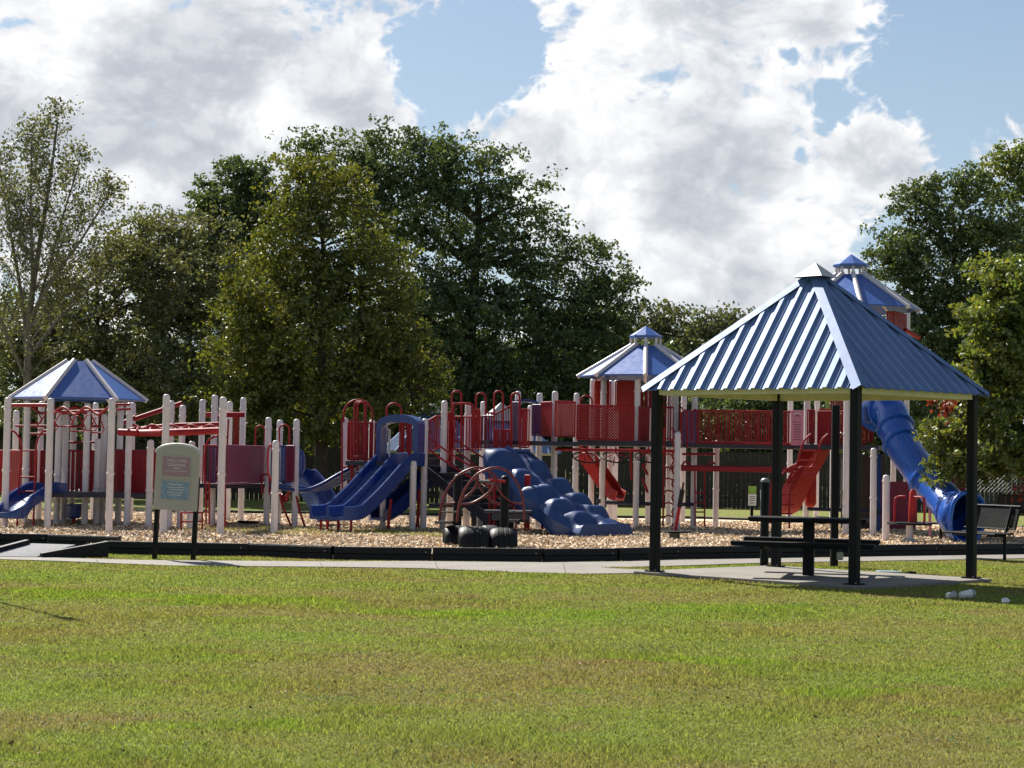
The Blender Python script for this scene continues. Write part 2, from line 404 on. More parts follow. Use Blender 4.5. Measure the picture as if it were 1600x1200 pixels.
def np_mesh(name, verts, faces_n, material, smooth=False):
    """verts (n*k,3): n faces of k own corners each"""
    k = faces_n; nv = len(verts); nf = nv // k
    me = bpy.data.meshes.new(name); me.vertices.add(nv); me.vertices.foreach_set('co', np.ascontiguousarray(verts, dtype=np.float32).ravel())
    me.loops.add(nv); me.loops.foreach_set('vertex_index', np.arange(nv, dtype=np.int32))
    me.polygons.add(nf); me.polygons.foreach_set('loop_start', np.arange(0, nv, k, dtype=np.int32))
    me.polygons.foreach_set('loop_total', np.full(nf, k, dtype=np.int32))
    me.update(calc_edges=True); me.materials.append(MATS[material]); return me
def struct(o): o['kind'] = 'structure'; return o

# ------------------------------------------------------------------ ground
gr = MB(); 
gr.quad((-900, -300, 0), (900, -300, 0), (900, 1500, 0), (-900, 1500, 0))
struct(gr.build('lawn', 'lawn'))

def gp(px, py, z=0.0): q = G(px, py, z); return (q.x, q.y)
# border line of the play area (foot of the black timbers), left to right
BORDER = [gp(-420, 842), gp(-150, 848), gp(0, 852), gp(78, 853)]
BORDER2 = [gp(160, 865), gp(388, 869), gp(520, 874), gp(675, 876), gp(847, 878), gp(962, 877), gp(1060, 874), gp(1195, 872), gp(1330, 870), gp(1465, 868), gp(1600, 866), gp(1760, 862)]
FARB = [gp(1760, 836), gp(1600, 828), gp(1420, 820), gp(1250, 818), gp(1100, 813), gp(900, 811), gp(700, 808), gp(480, 805), gp(250, 803), gp(0, 801), gp(-420, 796)]
MZ = 0.05
mul = MB(); b0 = BORDER + [gp(100, 845)] + BORDER2 + FARB
mul.slab(b0, 0.002, MZ - .012)
m_ob = struct(mul.build('mulch_bed', 'chips')); 
# chips: many small loose slivers
def in_poly(P, x, y):
    ins = np.zeros(len(x), bool); n = len(P)
    for i in range(n):
        x1, y1 = P[i]; x2, y2 = P[(i + 1) % n]
        c = ((y1 > y) != (y2 > y)) & (x < (x2 - x1) * (y - y1) / (y2 - y1 + 1e-12) + x1); ins ^= c
    return ins
n = 240000
yy = 26.0 + (46.0 - 26.0) * rng.random(n) ** 1.7; xx = (rng.random(n) * 2 - 1) * (yy * .30 + 3.0)
k = in_poly(b0, xx, yy); xx, yy = xx[k], yy[k]; n = len(xx)
a = rng.random(n) * 6.283; L = .02 + .045 * rng.random(n); Wd = .007 + .012 * rng.random(n); ti = rng.normal(0, .45, n); t2 = rng.normal(0, .5, n)
ex = np.stack([np.cos(a) * np.cos(ti), np.sin(a) * np.cos(ti), np.sin(ti)], 1) * L[:, None]
ey = np.stack([-np.sin(a) * np.cos(t2), np.cos(a) * np.cos(t2), np.sin(t2)], 1) * Wd[:, None]
ce = np.stack([xx, yy, MZ - .012 + .004 + .03 * rng.random(n) ** 1.5 + .018 * np.sin(xx * 1.9) * np.sin(yy * 1.3 + 1)], 1)
vv = np.stack([ce - ex - ey, ce + ex - ey, ce + ex + ey, ce - ex + ey], 1).reshape(-1, 3)
tag(link(bpy.data.objects.new('wood_chips', np_mesh('wood_chips', vv, 4, 'chips'))), 'loose tan wood chips covering the play area', 'wood chips', kind='stuff')

# timbers, each a piece of the border
def border(line, label, seg=1.5, hs=1.0):
    pts = []
    for (x1, y1), (x2, y2) in zip(line[:-1], line[1:]):
        L = math.hypot(x2 - x1, y2 - y1); m_ = max(1, round(L / seg))
        for i in range(m_): pts.append((Vector((x1 + (x2 - x1) * i / m_, y1 + (y2 - y1) * i / m_, 0)), Vector((x1 + (x2 - x1) * (i + 1) / m_, y1 + (y2 - y1) * (i + 1) / m_, 0))))
    e = thing('playground_border', label, 'border', pts[0][0])
    for A, B in pts:
        X = (B - A).normalized(); Y = Vector((-X.y, X.x, 0)); A2 = A + X * .012; B2 = B - X * .012
        jz = random.uniform(-.006, .006); jy = random.uniform(-.012, .012)
        prof = [(-.07, 0), (-.07, .085), (-.058, .094), (-.07, .103), (-.07, .178), (-.055, .198), (.055, .198), (.07, .178), (.07, 0)]
        rows = [[P + Y * (q[0] + jy) + Vector((0, 0, q[1] * hs + jz)) for q in prof] for P in (A2, B2)]
        t_ = MB().grid(rows); b = len(t_.v)
        for R_ in rows: t_.quad(*R_)
        t_.build('timber', 'timber_black', e)
        MB().lathe(B - X * .10 + Y * (jy - .074) + Vector((0, 0, .13 * hs)), [(.012, 0), (.012, .012)], 6, axis=-Y).build('bolt', 'chain', e)
        MB().lathe(B + Vector((0, 0, .196 * hs)), [(.022, 0), (.022, .008), (.01, .014)], 8).build('spike_head', 'timber_black', e)
    return e
border(BORDER, 'short run of black border timbers behind the entrance ramp')
border([gp(76, 853.5), gp(187, 857)], 'single black border timber at the upper end of the ramp')
border(BORDER2, 'long bending row of black border timbers along the front path')
border(FARB, 'thin dark row of border timbers along the far lawn', 2.4, .5)

# concrete path, slab
path_f = [gp(-500, 862), gp(-150, 871), gp(0, 875), gp(97, 878), gp(260, 885), gp(520, 887), gp(655, 889), gp(824, 896), gp(900, 898), gp(989, 897)]
path_b = [gp(1040, 893), gp(940, 888.5), gp(1060, 885), gp(1192, 880.5), gp(1512, 875), gp(1600, 873.5), gp(1800, 869), gp(1800, 863), gp(1600, 867.5), gp(1512, 868.5), gp(1060, 876), gp(962, 878.5), gp(857, 880), gp(655, 878), gp(520, 878.5), gp(227, 876.5), gp(97, 873), gp(0, 869), gp(-150, 864), gp(-500, 855)]
pa = MB().slab(path_f + path_b, -.05, .014)
struct(pa.build('path', 'concrete'))
jo = 0
for px, ya, yb in ((150, 874, 880), (330, 877.5, 885), (500, 878.6, 886.5), (680, 878.6, 890), (880, 881, 897)):
    A, B = G(px, ya, .0165), G(px + 5, yb, .0165); X = (B - A).normalized() * .006; X = Vector((-X.y, X.x, 0))
    j = MB().quad(A - X, A + X, B + X, B - X).build('path_joint', 'soil'); struct(j)

# ramp over the border at left
rp = thing('entrance_ramp', 'grey ribbed half ramp with black side rails climbing into the play area', 'ramp', G(60, 866))
A, B, Cc, D = G(-25, 871), G(56, 872), G(118, 853, 0.16), G(50, 851, 0.16)
rows = []
m_ = 12
for i in range(m_):
    f0, f1 = i / m_ + .004, (i + 1) / m_ - .004
    L0, L1, R0, R1 = A.lerp(D, f0), A.lerp(D, f1), B.lerp(Cc, f0), B.lerp(Cc, f1)
    up = Vector((0, 0, .02)); dn = Vector((0, 0, -.03))
    q = MB(); b = len(q.v); q.v += [L0 + dn, R0 + dn, R1 + dn, L1 + dn, L0 + up, R0 + up, R1 + up, L1 + up]
    q.f += [(0, 1, 2, 3), (4, 5, 6, 7), (0, 1, 5, 4), (1, 2, 6, 5), (2, 3, 7, 6), (3, 0, 4, 7)]
    q.build('plank', 'ramp_grey', rp)
for a_, b_ in ((A - Vector((.07, 0, 0)), D - Vector((.07, 0, 0))), (B + Vector((.07, 0, 0)), Cc + Vector((.45, .1, 0)))):
    q = MB(); X = (b_ - a_); Y = Vector((-X.y, X.x, 0)).normalized() * .05
    lo = [a_ - Y, a_ + Y, b_ + Y, b_ - Y]
    q.v += [Vector((v.x, v.y, 0)) for v in lo] + [Vector((v.x, v.y, v.z + .075)) for v in lo]
    q.f += [(0, 1, 2, 3), (4, 5, 6, 7), (0, 1, 5, 4), (1, 2, 6, 5), (2, 3, 7, 6), (3, 0, 4, 7)]
    q.build('side_rail', 'timber_black', rp, bevel=.01)

# ------------------------------------------------------------------ grass blades (nearest lawn)
n = 1150000
d_lo, d_hi = 6.8, 31.0
uu = rng.random(n); yy = d_lo * (d_hi / d_lo) ** uu
xx = (rng.random(n) * 2 - 1) * (yy * .29 + 3.6)
pp = path_f + path_b
jx, jy = xx + rng.normal(0, .035, n), yy + rng.normal(0, .045, n)
keep = ~in_poly(pp, jx, jy) & ~in_poly(b0, xx, yy) & ~((xx > 1.9) & (xx < 6.7) & (yy > 23.2) & (yy < 28) & in_poly([(4.12 + q[0], 25.4 + q[1]) for q in ((2.45, -.12), (.28, -2.2), (-2.45, .12), (-.28, 2.2))], jx, jy))
xx, yy = xx[keep], yy[keep]; n = len(xx)
# taller tufts in patches
gpm = np.max([1 - np.hypot((xx - a_) / c_, (yy - b_) / d_) for a_, b_, c_, d_ in GRASS_PATCHES], axis=0)
pt = np.clip(gpm * 1.6, 0, 1.2) + np.sin(xx * 1.3 + 2 * np.sin(yy * .7)) * np.sin(yy * 1.9 + np.sin(xx * .9 + 1.0)) + .5 * np.sin(xx * 4.1 + yy * 2.3) * np.sin(yy * 5.2 - xx)
h = (.009 + .012 * rng.random(n) ** 1.5) * (1 + 1.1 * np.clip(pt, 0, 1.3))
w = (.0021 + .0020 * rng.random(n)) * np.clip(yy / 9.0, 1, 3.0)
a = rng.random(n) * 6.283; le = rng.normal(0, .65, (n, 2)) * h[:, None]
ba = np.stack([xx, yy, np.zeros(n)], 1); sx = np.stack([np.cos(a) * w, np.sin(a) * w, np.zeros(n)], 1)
tip = np.stack([xx + le[:, 0], yy + le[:, 1], h], 1)
vv = np.stack([ba - sx, ba + sx, tip], 1).reshape(-1, 3)
tag(link(bpy.data.objects.new('grass', np_mesh('grass', vv, 3, 'grass_blade'))), 'short patchy green and straw coloured mown grass', 'grass', kind='stuff')

wp = []
for k in range(46):
    y0 = 9 * (25 / 9) ** rng.random(); x0 = (rng.random() * 2 - 1) * y0 * .28; m_ = int(rng.integers(40, 170)); r0 = rng.uniform(.08, .32)
    wp.append(np.stack([x0 + rng.normal(0, r0 * 1.5, m_), y0 + rng.normal(0, r0, m_), .012 + .02 * rng.random(m_)], 1))
wp = np.concatenate(wp); wp = wp[~in_poly(pp, wp[:, 0], wp[:, 1]) & (wp[:, 1] < 23)]; n = len(wp); nm = rng.normal(0, .35, (n, 3)) + np.array([0, 0, 1]); nm /= np.linalg.norm(nm, axis=1)[:, None]
t_ = np.cross(nm, rng.normal(size=(n, 3))); t_ /= np.linalg.norm(t_, axis=1)[:, None]; s_ = np.cross(nm, t_); l = (.005 + .008 * rng.random(n))[:, None]
tag(link(bpy.data.objects.new('clover', np_mesh('clover', np.stack([wp - t_ * l, wp + s_ * l * .8, wp + t_ * l, wp - s_ * l * .8], 1).reshape(-1, 3), 4, 'clover'))), 'low grey green clover patches in the lawn', 'clover', kind='stuff')
n = 9000; a = rng.random(n) * 6.283; rr = rng.random(n) ** .5; q = G(530, 832, MZ)
xx = q.x + np.cos(a) * rr * 3.2; yy = q.y + np.sin(a) * rr * 1.5; kk = rng.random(n) < .35 + .65 * (np.sin(xx * 3.1) * np.sin(yy * 4.0 + xx) > 0); xx, yy, a = xx[kk], yy[kk], a[kk]; n = len(xx)
h = .03 + .05 * rng.random(n); w = .004 + .003 * rng.random(n); le = rng.normal(0, .6, (n, 2)) * h[:, None]; sx = np.stack([np.cos(a * 3) * w, np.sin(a * 3) * w, np.zeros(n)], 1); ba = np.stack([xx, yy, np.full(n, MZ)], 1)
tag(link(bpy.data.objects.new('stray_grass', np_mesh('stray_grass', np.stack([ba - sx, ba + sx, np.stack([xx + le[:, 0], yy + le[:, 1], MZ + h], 1)], 1).reshape(-1, 3), 3, 'grass_blade'))), 'thin stray grass growing through the chips before the double slide', 'grass', kind='stuff')

# ------------------------------------------------------------------ trees
def grow(name, label, base, y, blobs, clumps, per, leaf, leafm, bark='bark', trunk_r=.22, spread=.55, group=None, twig=.012, seed=1, limbs_from=.28, lean=0.0, share=None, hollow=.55, extra=None):
    """a tree: blobs are (x, y, rx, ry) on the photograph at distance y; clumps of leaves through them, limbs and twigs to each"""
    R = np.random.default_rng(seed)
    ppm = FPX / y
    cs = []
    for b in blobs:
        c = W(b[0], b[1], y + (b[4] if len(b) > 4 else 0)); cs.append((c, b[2] / ppm, b[3] / ppm))
    bx = base if isinstance(base, Vector) else Vector((W(base, 780, y).x, y, 0))
    e = thing(name, label, 'tree', bx, group)
    vol = np.array([rx * rx * ry for _, rx, ry in cs]) ** .72; cnt = np.maximum(1, (vol / vol.sum() * clumps)).astype(int)
    top = max(c.z + ry for c, rx, ry in cs)
    br = MB()
    tz = top * .86; axis = [Vector((bx.x + lean * f * tz + R.normal(0, .05) * f, bx.y + R.normal(0, .05) * f, tz * f)) for f in np.linspace(0, 1, 8)]
    cxm = sum(c.x * v for (c, _, _), v in zip(cs, vol)) / vol.sum()
    for i, f in enumerate(np.linspace(0, 1, 8)): axis[i].x += (cxm - bx.x) * max(0, f - .15) * .9
    br.tube(axis, [trunk_r * (1 - .9 * f) + .012 for f in np.linspace(0, 1, 8)], 9)
    cen = []; skel = [q for q in axis[2:]]
    for (c, rx, ry), k in zip(cs, cnt):
        # a limb to the blob
        s0 = min(axis[1:-1], key=lambda q: (q - Vector((c.x, c.y, c.z - ry * .9))).length + max(0, q.z - c.z) * 2)
        mid = s0.lerp(c, .5) + Vector((R.normal(0, .15), R.normal(0, .15), (c - s0).length * .10))
        pl = [s0, s0.lerp(mid, .5), mid, mid.lerp(c, .55), c]
        r0 = max(.02, trunk_r * .38 * min(1.3, (rx + ry) / 3))
        br.tube(pl, [r0, r0 * .8, r0 * .6, r0 * .42, r0 * .2], 6, caps=False); skel += [pl[2], pl[3], c]
        u = R.normal(size=(k, 3)); u /= np.linalg.norm(u, axis=1)[:, None]
        rr = (hollow + (1 - hollow) * R.random(k) ** .6) * (1 + R.normal(0, .09, k))
        q = u * rr[:, None] * np.array([rx, min(rx, 3.2) * .95, ry]); cen.append(q + np.array(c))
    cen = np.concatenate(cen); cen = cen[cen[:, 2] > .25]
    sk = np.array([tuple(q) for q in skel])
    for c in cen[R.random(len(cen)) < min(1, 420 / max(1, len(cen)))] if clumps > 420 else cen:
        i = np.argmin(((sk - c) ** 2).sum(1) + np.maximum(0, sk[:, 2] - c[2]) * 2); s0 = Vector(sk[i]); cc = Vector(c)
        mid = s0.lerp(cc, .5) + Vector((R.normal(0, .1), R.normal(0, .1), .12))
        br.tube([s0, mid, cc], [twig * 2.2, twig * 1.4, twig * .6], 4, caps=False)
    br.build('trunk', bark, e, smooth=60)
    n_ = len(cen); sub = 6; sg = spread * (.7 + .8 * R.random(n_))
    def ball(k):
        u = R.normal(size=(k, 3)); u /= np.linalg.norm(u, axis=1)[:, None]; return u * (R.random(k) ** .42)[:, None]
    sc_ = np.repeat(cen, sub, 0) + ball(n_ * sub) * np.repeat(sg, sub)[:, None] * np.array([1.25, 1.25, .72])
    sr = np.repeat(sg, sub) * (.28 + .22 * R.random(n_ * sub))
    per_n = np.maximum(1, R.poisson(per / sub * (.3 + 1.4 * R.random(n_ * sub)))); idx = np.repeat(np.arange(n_ * sub), per_n); n = len(idx)
    P = sc_[idx] + ball(n) * sr[idx][:, None] * np.array([1.15, 1.15, .75])
    P = P[P[:, 2] > .15]; n = len(P)
    def leaves(P, size, R):
        n = len(P)
        nm = R.normal(size=(n, 3)) + np.array([0, 0, .5]); nm /= np.linalg.norm(nm, axis=1)[:, None]
        t_ = np.cross(nm, R.normal(size=(n, 3))); t_ /= np.linalg.norm(t_, axis=1)[:, None]; s_ = np.cross(nm, t_)
        l = size * (.6 + .8 * R.random(n))[:, None]; wd = l * .30
        return np.stack([P - t_ * l * .5, P + s_ * wd - t_ * l * .05, P + t_ * l * .5, P - s_ * wd - t_ * l * .05], 1).reshape(-1, 3) - np.array(bx)
    o = bpy.data.objects.new('crown', np_mesh('crown', leaves(P, leaf, R), 4, leafm)); link(o, e)
    if extra:
        for (px, py, rx, k, mt) in extra:
            c = np.array(W(px, py, y - 1.5)); Q = c + R.normal(size=(k, 3)) * rx / ppm
            o2 = bpy.data.objects.new('red_foliage', np_mesh('red_foliage', leaves(Q, leaf, R), 4, mt)); link(o2, e)
            o2['label'] = 'sprig of leaves turned red'
    return e
def copy_tree(src, x, y, s, rz, label, group):
    e = src.copy(); C.objects.link(e); e.location = (x, y, 0); e.scale = (s, s, s * random.uniform(.9, 1.1)); e.rotation_euler = (0, 0, rz)
    tag(e, label, 'tree', group)
    for ch in src.children:
        c = ch.copy(); C.objects.link(c); c.parent = e
    return e

# slender half-bare tree at far left
def slender(name, label, px, y, seed, leaders):
    R = np.random.default_rng(seed); bx = Vector((W(px - 4, 780, y).x, y, 0)); e = thing(name, label, 'tree', bx); br = MB(); P = []
    def twig(p, d, L, r, lev):
        q = p + d * L; mid = p.lerp(q, .5) + Vector((R.normal(0, .05), R.normal(0, .05), .04)) * L
        br.tube([p, mid, q], [r, r * .8, r * .5], 5 if lev == 0 else 3, caps=False)
        if lev < 2:
            for t in np.linspace(.3, 1.0, 6 if lev == 0 else 4):
                o = p.lerp(q, t); dd = (d * .8 + Vector((R.normal(0, .5), R.normal(0, .5), R.normal(.15, .3)))).normalized(); twig(o, dd, L * R.uniform(.25, .48) * (1.15 - .5 * t), r * .5, lev + 1)
        k = R.poisson((.8, 1.8, 2.6)[lev])
        if k: P.append(np.array(mid.lerp(q, .7)) + R.normal(0, .13, (k, 3)))
    for l, r0, Lm in leaders:
        pts = spline([W(a, b, y + c) for a, b, c in l], 6); n_ = len(pts)
        br.tube(pts, [r0 * (1 - .85 * i / n_) + .008 for i in range(n_)], 8)
        for i in range(int(n_ * .28), n_):
            f = i / (n_ - 1); d = (pts[min(i + 1, n_ - 1)] - pts[i - 1]).normalized()
            for k in range(2):
                a_ = R.random() * 6.28; lat = Vector((math.cos(a_), math.sin(a_) * .8, .1)); twig(pts[i], (d * .75 + lat * .7).normalized(), Lm * (1.05 - f) ** .75 * R.uniform(.6, 1.1) + .35, .016 * (1.3 - f), 0)
    br.build('trunk', 'bark_pale', e, smooth=60)
    P = np.concatenate(P); n = len(P)
    nm = R.normal(size=(n, 3)) + np.array([0, 0, .5]); nm /= np.linalg.norm(nm, axis=1)[:, None]
    t_ = np.cross(nm, R.normal(size=(n, 3))); t_ /= np.linalg.norm(t_, axis=1)[:, None]; s_ = np.cross(nm, t_); l = .10 * (.6 + .8 * R.random(n))[:, None]; wd = l * .32
    v = np.stack([P - t_ * l * .5, P + s_ * wd, P + t_ * l * .5, P - s_ * wd], 1).reshape(-1, 3) - np.array(bx)
    link(bpy.data.objects.new('crown', np_mesh('crown', v, 4, 'leaf_olive')), e); return e
def spline(pts, n=6):
    P_ = [Vector(p) for p in pts]; out_ = []
    for i in range(len(P_) - 1):
        p0, p1, p2, p3 = P_[max(i - 1, 0)], P_[i], P_[i + 1], P_[min(i + 2, len(P_) - 1)]
        for k in range(n):
            t = k / n; out_.append(.5 * ((2 * p1) + (p2 - p0) * t + (2 * p0 - 5 * p1 + 4 * p2 - p3) * t * t + (3 * p1 - p0 - 3 * p2 + p3) * t ** 3))
    return out_ + [P_[-1]]
slender('slender_tree', 'tall slender half bare tree with thin pale branches against the cloud', 42, 56, 21,
        [([(38, 790, 0), (42, 640, 0), (46, 500, 0), (62, 380, .1), (78, 280, .1), (90, 190, 0)], .13, 2.3), ([(46, 500, 0), (80, 440, -.5), (130, 370, -.9), (172, 300, -1.0)], .06, 1.5),
         ([(44, 540, 0), (30, 440, .5), (12, 340, .8), (-2, 250, .9)], .06, 1.6), ([(43, 600, 0), (10, 520, -.4), (-30, 420, -.6), (-50, 320, -.6)], .05, 1.6), ([(45, 520, 0), (70, 440, .6), (95, 350, .9), (125, 250, 1.0)], .05, 1.5), ([(50, 470, 0), (50, 400, -.6), (48, 310, -.8), (50, 215, -.8)], .05, 1.4), ([(44, 560, 0), (90, 500, .3), (140, 450, .4), (178, 390, .5)], .045, 1.3)])
grow('shrubby_tree', 'loose olive green tree behind the low six sided roof', 150, 60,
     [(190, 480, 80, 95), (110, 540, 90, 80), (200, 590, 110, 70), (240, 430, 55, 70), (60, 600, 90, 80), (180, 385, 34, 40), (30, 520, 50, 60), (130, 450, 60, 60), (220, 365, 30, 36)], 480, 84, .125, 'leaf_olive', 'bark', .16, .5, seed=4)
grow('grey_green_tree', 'greyish olive tree between the slender tree and the yellow green one', 300, 63,
     [(290, 470, 75, 120), (250, 560, 80, 90), (330, 420, 60, 80), (300, 620, 90, 60), (225, 400, 40, 60), (270, 370, 40, 35)], 400, 90, .125, 'leaf_olive', 'bark', .18, .5, seed=5)
grow('dark_green_tree', 'dark green treetop rising behind the yellow green tree', 365, 80,
     [(370, 310, 58, 60), (340, 360, 55, 60), (400, 360, 60, 70), (385, 275, 30, 30), (330, 310, 25, 25), (370, 470, 90, 90)], 330, 120, .165, 'leaf_oak', 'bark', .26, .55, seed=6)
grow('yellow_green_tree', 'broad cone shaped yellow green tree behind the double slide', 500, 55,
     [(510, 300, 72, 55), (500, 370, 105, 75), (450, 460, 95, 80), (560, 450, 90, 80), (500, 540, 150, 85), (400, 570, 75, 75), (610, 560, 70, 70), (500, 640, 150, 60), (375, 640, 60, 50), (640, 610, 55, 55), (670, 570, 36, 24), (385, 500, 55, 50), (480, 262, 30, 26), (545, 275, 30, 26)], 900, 88, .122, 'leaf_yellow', 'bark', .20, .48, seed=7, hollow=.5)
grow('great_oak', 'huge dark spreading oak filling the middle of the tree line', 720, 74,
     [(560, 250, 50, 40), (485, 235, 45, 30), (640, 260, 75, 60), (730, 270, 60, 50), (700, 340, 90, 70), (810, 320, 60, 55), (600, 340, 80, 80), (850, 390, 55, 50), (700, 440, 70, 45), (870, 460, 85, 60), (930, 410, 40, 40), (780, 390, 60, 30), (950, 480, 55, 60), (640, 480, 80, 70), (760, 530, 130, 75), (900, 560, 95, 75), (700, 600, 120, 80), (840, 640, 120, 70), (970, 560, 40, 60), (590, 215, 24, 20), (650, 222, 30, 20)], 1000, 110, .155, 'leaf_oak', 'bark', .42, .72, seed=8, hollow=.45)
ft = grow('far_tree', 'grey green far tree above the cupola roof, next to the oak', 1060, 92,
     [(1050, 520, 50, 45), (1030, 580, 60, 70), (1085, 570, 50, 60), (1060, 640, 70, 70)], 300, 60, .2, 'leaf_far', 'bark', .2, .7, seed=9)
grow('far_tree', 'grey green far tree just clear of the shelter roof', 1130, 90,
     [(1120, 515, 40, 35), (1150, 545, 45, 55), (1105, 580, 55, 60), (1140, 640, 70, 70)], 300, 60, .2, 'leaf_far', 'bark', .2, .7, seed=10)
grow('tall_leafy_tree', 'tall dark leafy tree behind the high cupola roof', 1500, 66,
     [(1500, 330, 70, 65), (1430, 350, 50, 65), (1400, 420, 48, 45), (1470, 440, 85, 75), (1560, 420, 80, 90), (1440, 530, 80, 80), (1540, 540, 90, 80), (1370, 395, 16, 16), (1480, 640, 100, 70), (1510, 285, 24, 22), (1440, 300, 26, 24)], 640, 100, .14, 'leaf_oak', 'bark', .26, .52, seed=12, hollow=.4)
grow('tall_leafy_tree', 'taller pale topped tree cut off by the frame edge beside the dark leafy tree', 1630, 70,
     [(1590, 290, 55, 65), (1640, 280, 70, 80), (1620, 400, 90, 90), (1570, 255, 24, 24), (1640, 520, 100, 90)], 320, 100, .14, 'leaf_fresh', 'bark', .26, .45, seed=13, hollow=.4)
grow('maple', 'near yellowing tree with low hanging boughs beside the tube slide', 1665, 37.5,
     [(1600, 455, 80, 60), (1560, 520, 62, 55), (1620, 560, 100, 80), (1540, 600, 58, 60), (1500, 680, 50, 50), (1590, 680, 90, 70), (1530, 720, 74, 36), (1480, 735, 32, 20), (1650, 715, 80, 30), (1470, 670, 24, 24), (1570, 430, 30, 30)], 430, 100, .105, 'leaf_fresh', 'bark', .2, .30, seed=14, hollow=.35,
     extra=[(1480, 637, 8, 110, 'leaf_red'), (1456, 627, 4, 26, 'leaf_red'), (1600, 768, 8, 60, 'leaf_red')])
# understorey behind the fence
us = grow('understorey_tree', 'dense dark tree low behind the play bridge', 1180, 72,
     [(1180, 660, 75, 75), (1130, 700, 70, 60), (1240, 690, 70, 70), (1190, 590, 50, 50), (1200, 740, 90, 45)], 420, 62, .17, 'leaf_oak', 'bark', .2, .55, seed=15)
k = 0
for x, y, s, lab in ((-17.5, 66, 1.25, 'dark tree at the back of the low roof, nearest the frame edge'), (-13.5, 64, 1.05, 'dark understorey tree behind the low six sided roof'), (-9.6, 66, 1.1, 'dark understorey tree behind the notice board'), (-5.8, 65, 1.1, 'dark understorey tree behind the lattice bridge'),
                     (-2.2, 69, 1.15, 'dark understorey tree behind the double slide'), (1.7, 68, 1.15, 'dark understorey tree behind the climbing wall'), (5.2, 70, 1.1, 'dark understorey tree behind the octagonal tower'), (13.2, 66, 1.1, 'dark understorey tree behind the tube slide')):
    copy_tree(us, x * 1.14, y + 10, s * 1.0, k * 1.1 + .4, lab, 'understorey trees behind the board fence'); k += 1
for i in range(26):
    x = -70 + i * 5.8; y = 104 + 12 * math.sin(i * 2.3)
    copy_tree(ft, x, y, random.uniform(.85, 1.1) * (1.0 if abs(x) < 40 else 1.2), i * .9, 'hazy tree of the far belt seen between the nearer trunks', 'far belt of trees')

# ------------------------------------------------------------------ fences behind
fe = thing('board_fence', 'long dark board fence in shade under the trees', 'fence', (-22, 61, 0))
ub = unit_box('wood_fence')
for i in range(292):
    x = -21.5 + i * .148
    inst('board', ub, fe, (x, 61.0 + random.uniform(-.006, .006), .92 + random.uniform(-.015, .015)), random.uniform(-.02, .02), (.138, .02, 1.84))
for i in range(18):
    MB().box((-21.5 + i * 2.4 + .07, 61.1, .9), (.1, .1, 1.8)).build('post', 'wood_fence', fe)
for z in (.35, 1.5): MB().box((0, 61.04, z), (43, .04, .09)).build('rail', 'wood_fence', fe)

cl = thing('chain_link_fence', 'grey chain link fence across the lawn behind the bench', 'fence', (17, 60, 0))
for i in range(9):
    MB().lathe((13.6 + i * 2.4, 60, 0), [(.03, 0), (.03, 1.3), (.01, 1.34)], 8).build('post', 'chain', cl)
MB().tube([(13.6, 60, 1.26), (33, 60, 1.26)], .02, 6).build('top_rail', 'chain', cl)
wm = MB()
for i in range(150):
    x = 13.6 + i * .13
    wm.tube([(x, 60, .05), (x + 1.2, 60, 1.25)], .0035, 3, caps=False); wm.tube([(x + 1.2, 60, .05), (x, 60, 1.25)], .0035, 3, caps=False)
w_ = wm.build('wire_mesh', 'chain', cl); w_['kind'] = 'stuff'
struct(MB().slab([(13, 62), (60, 62), (60, 65), (13, 65)], 0.0, .02).build('far_road', 'concrete'))

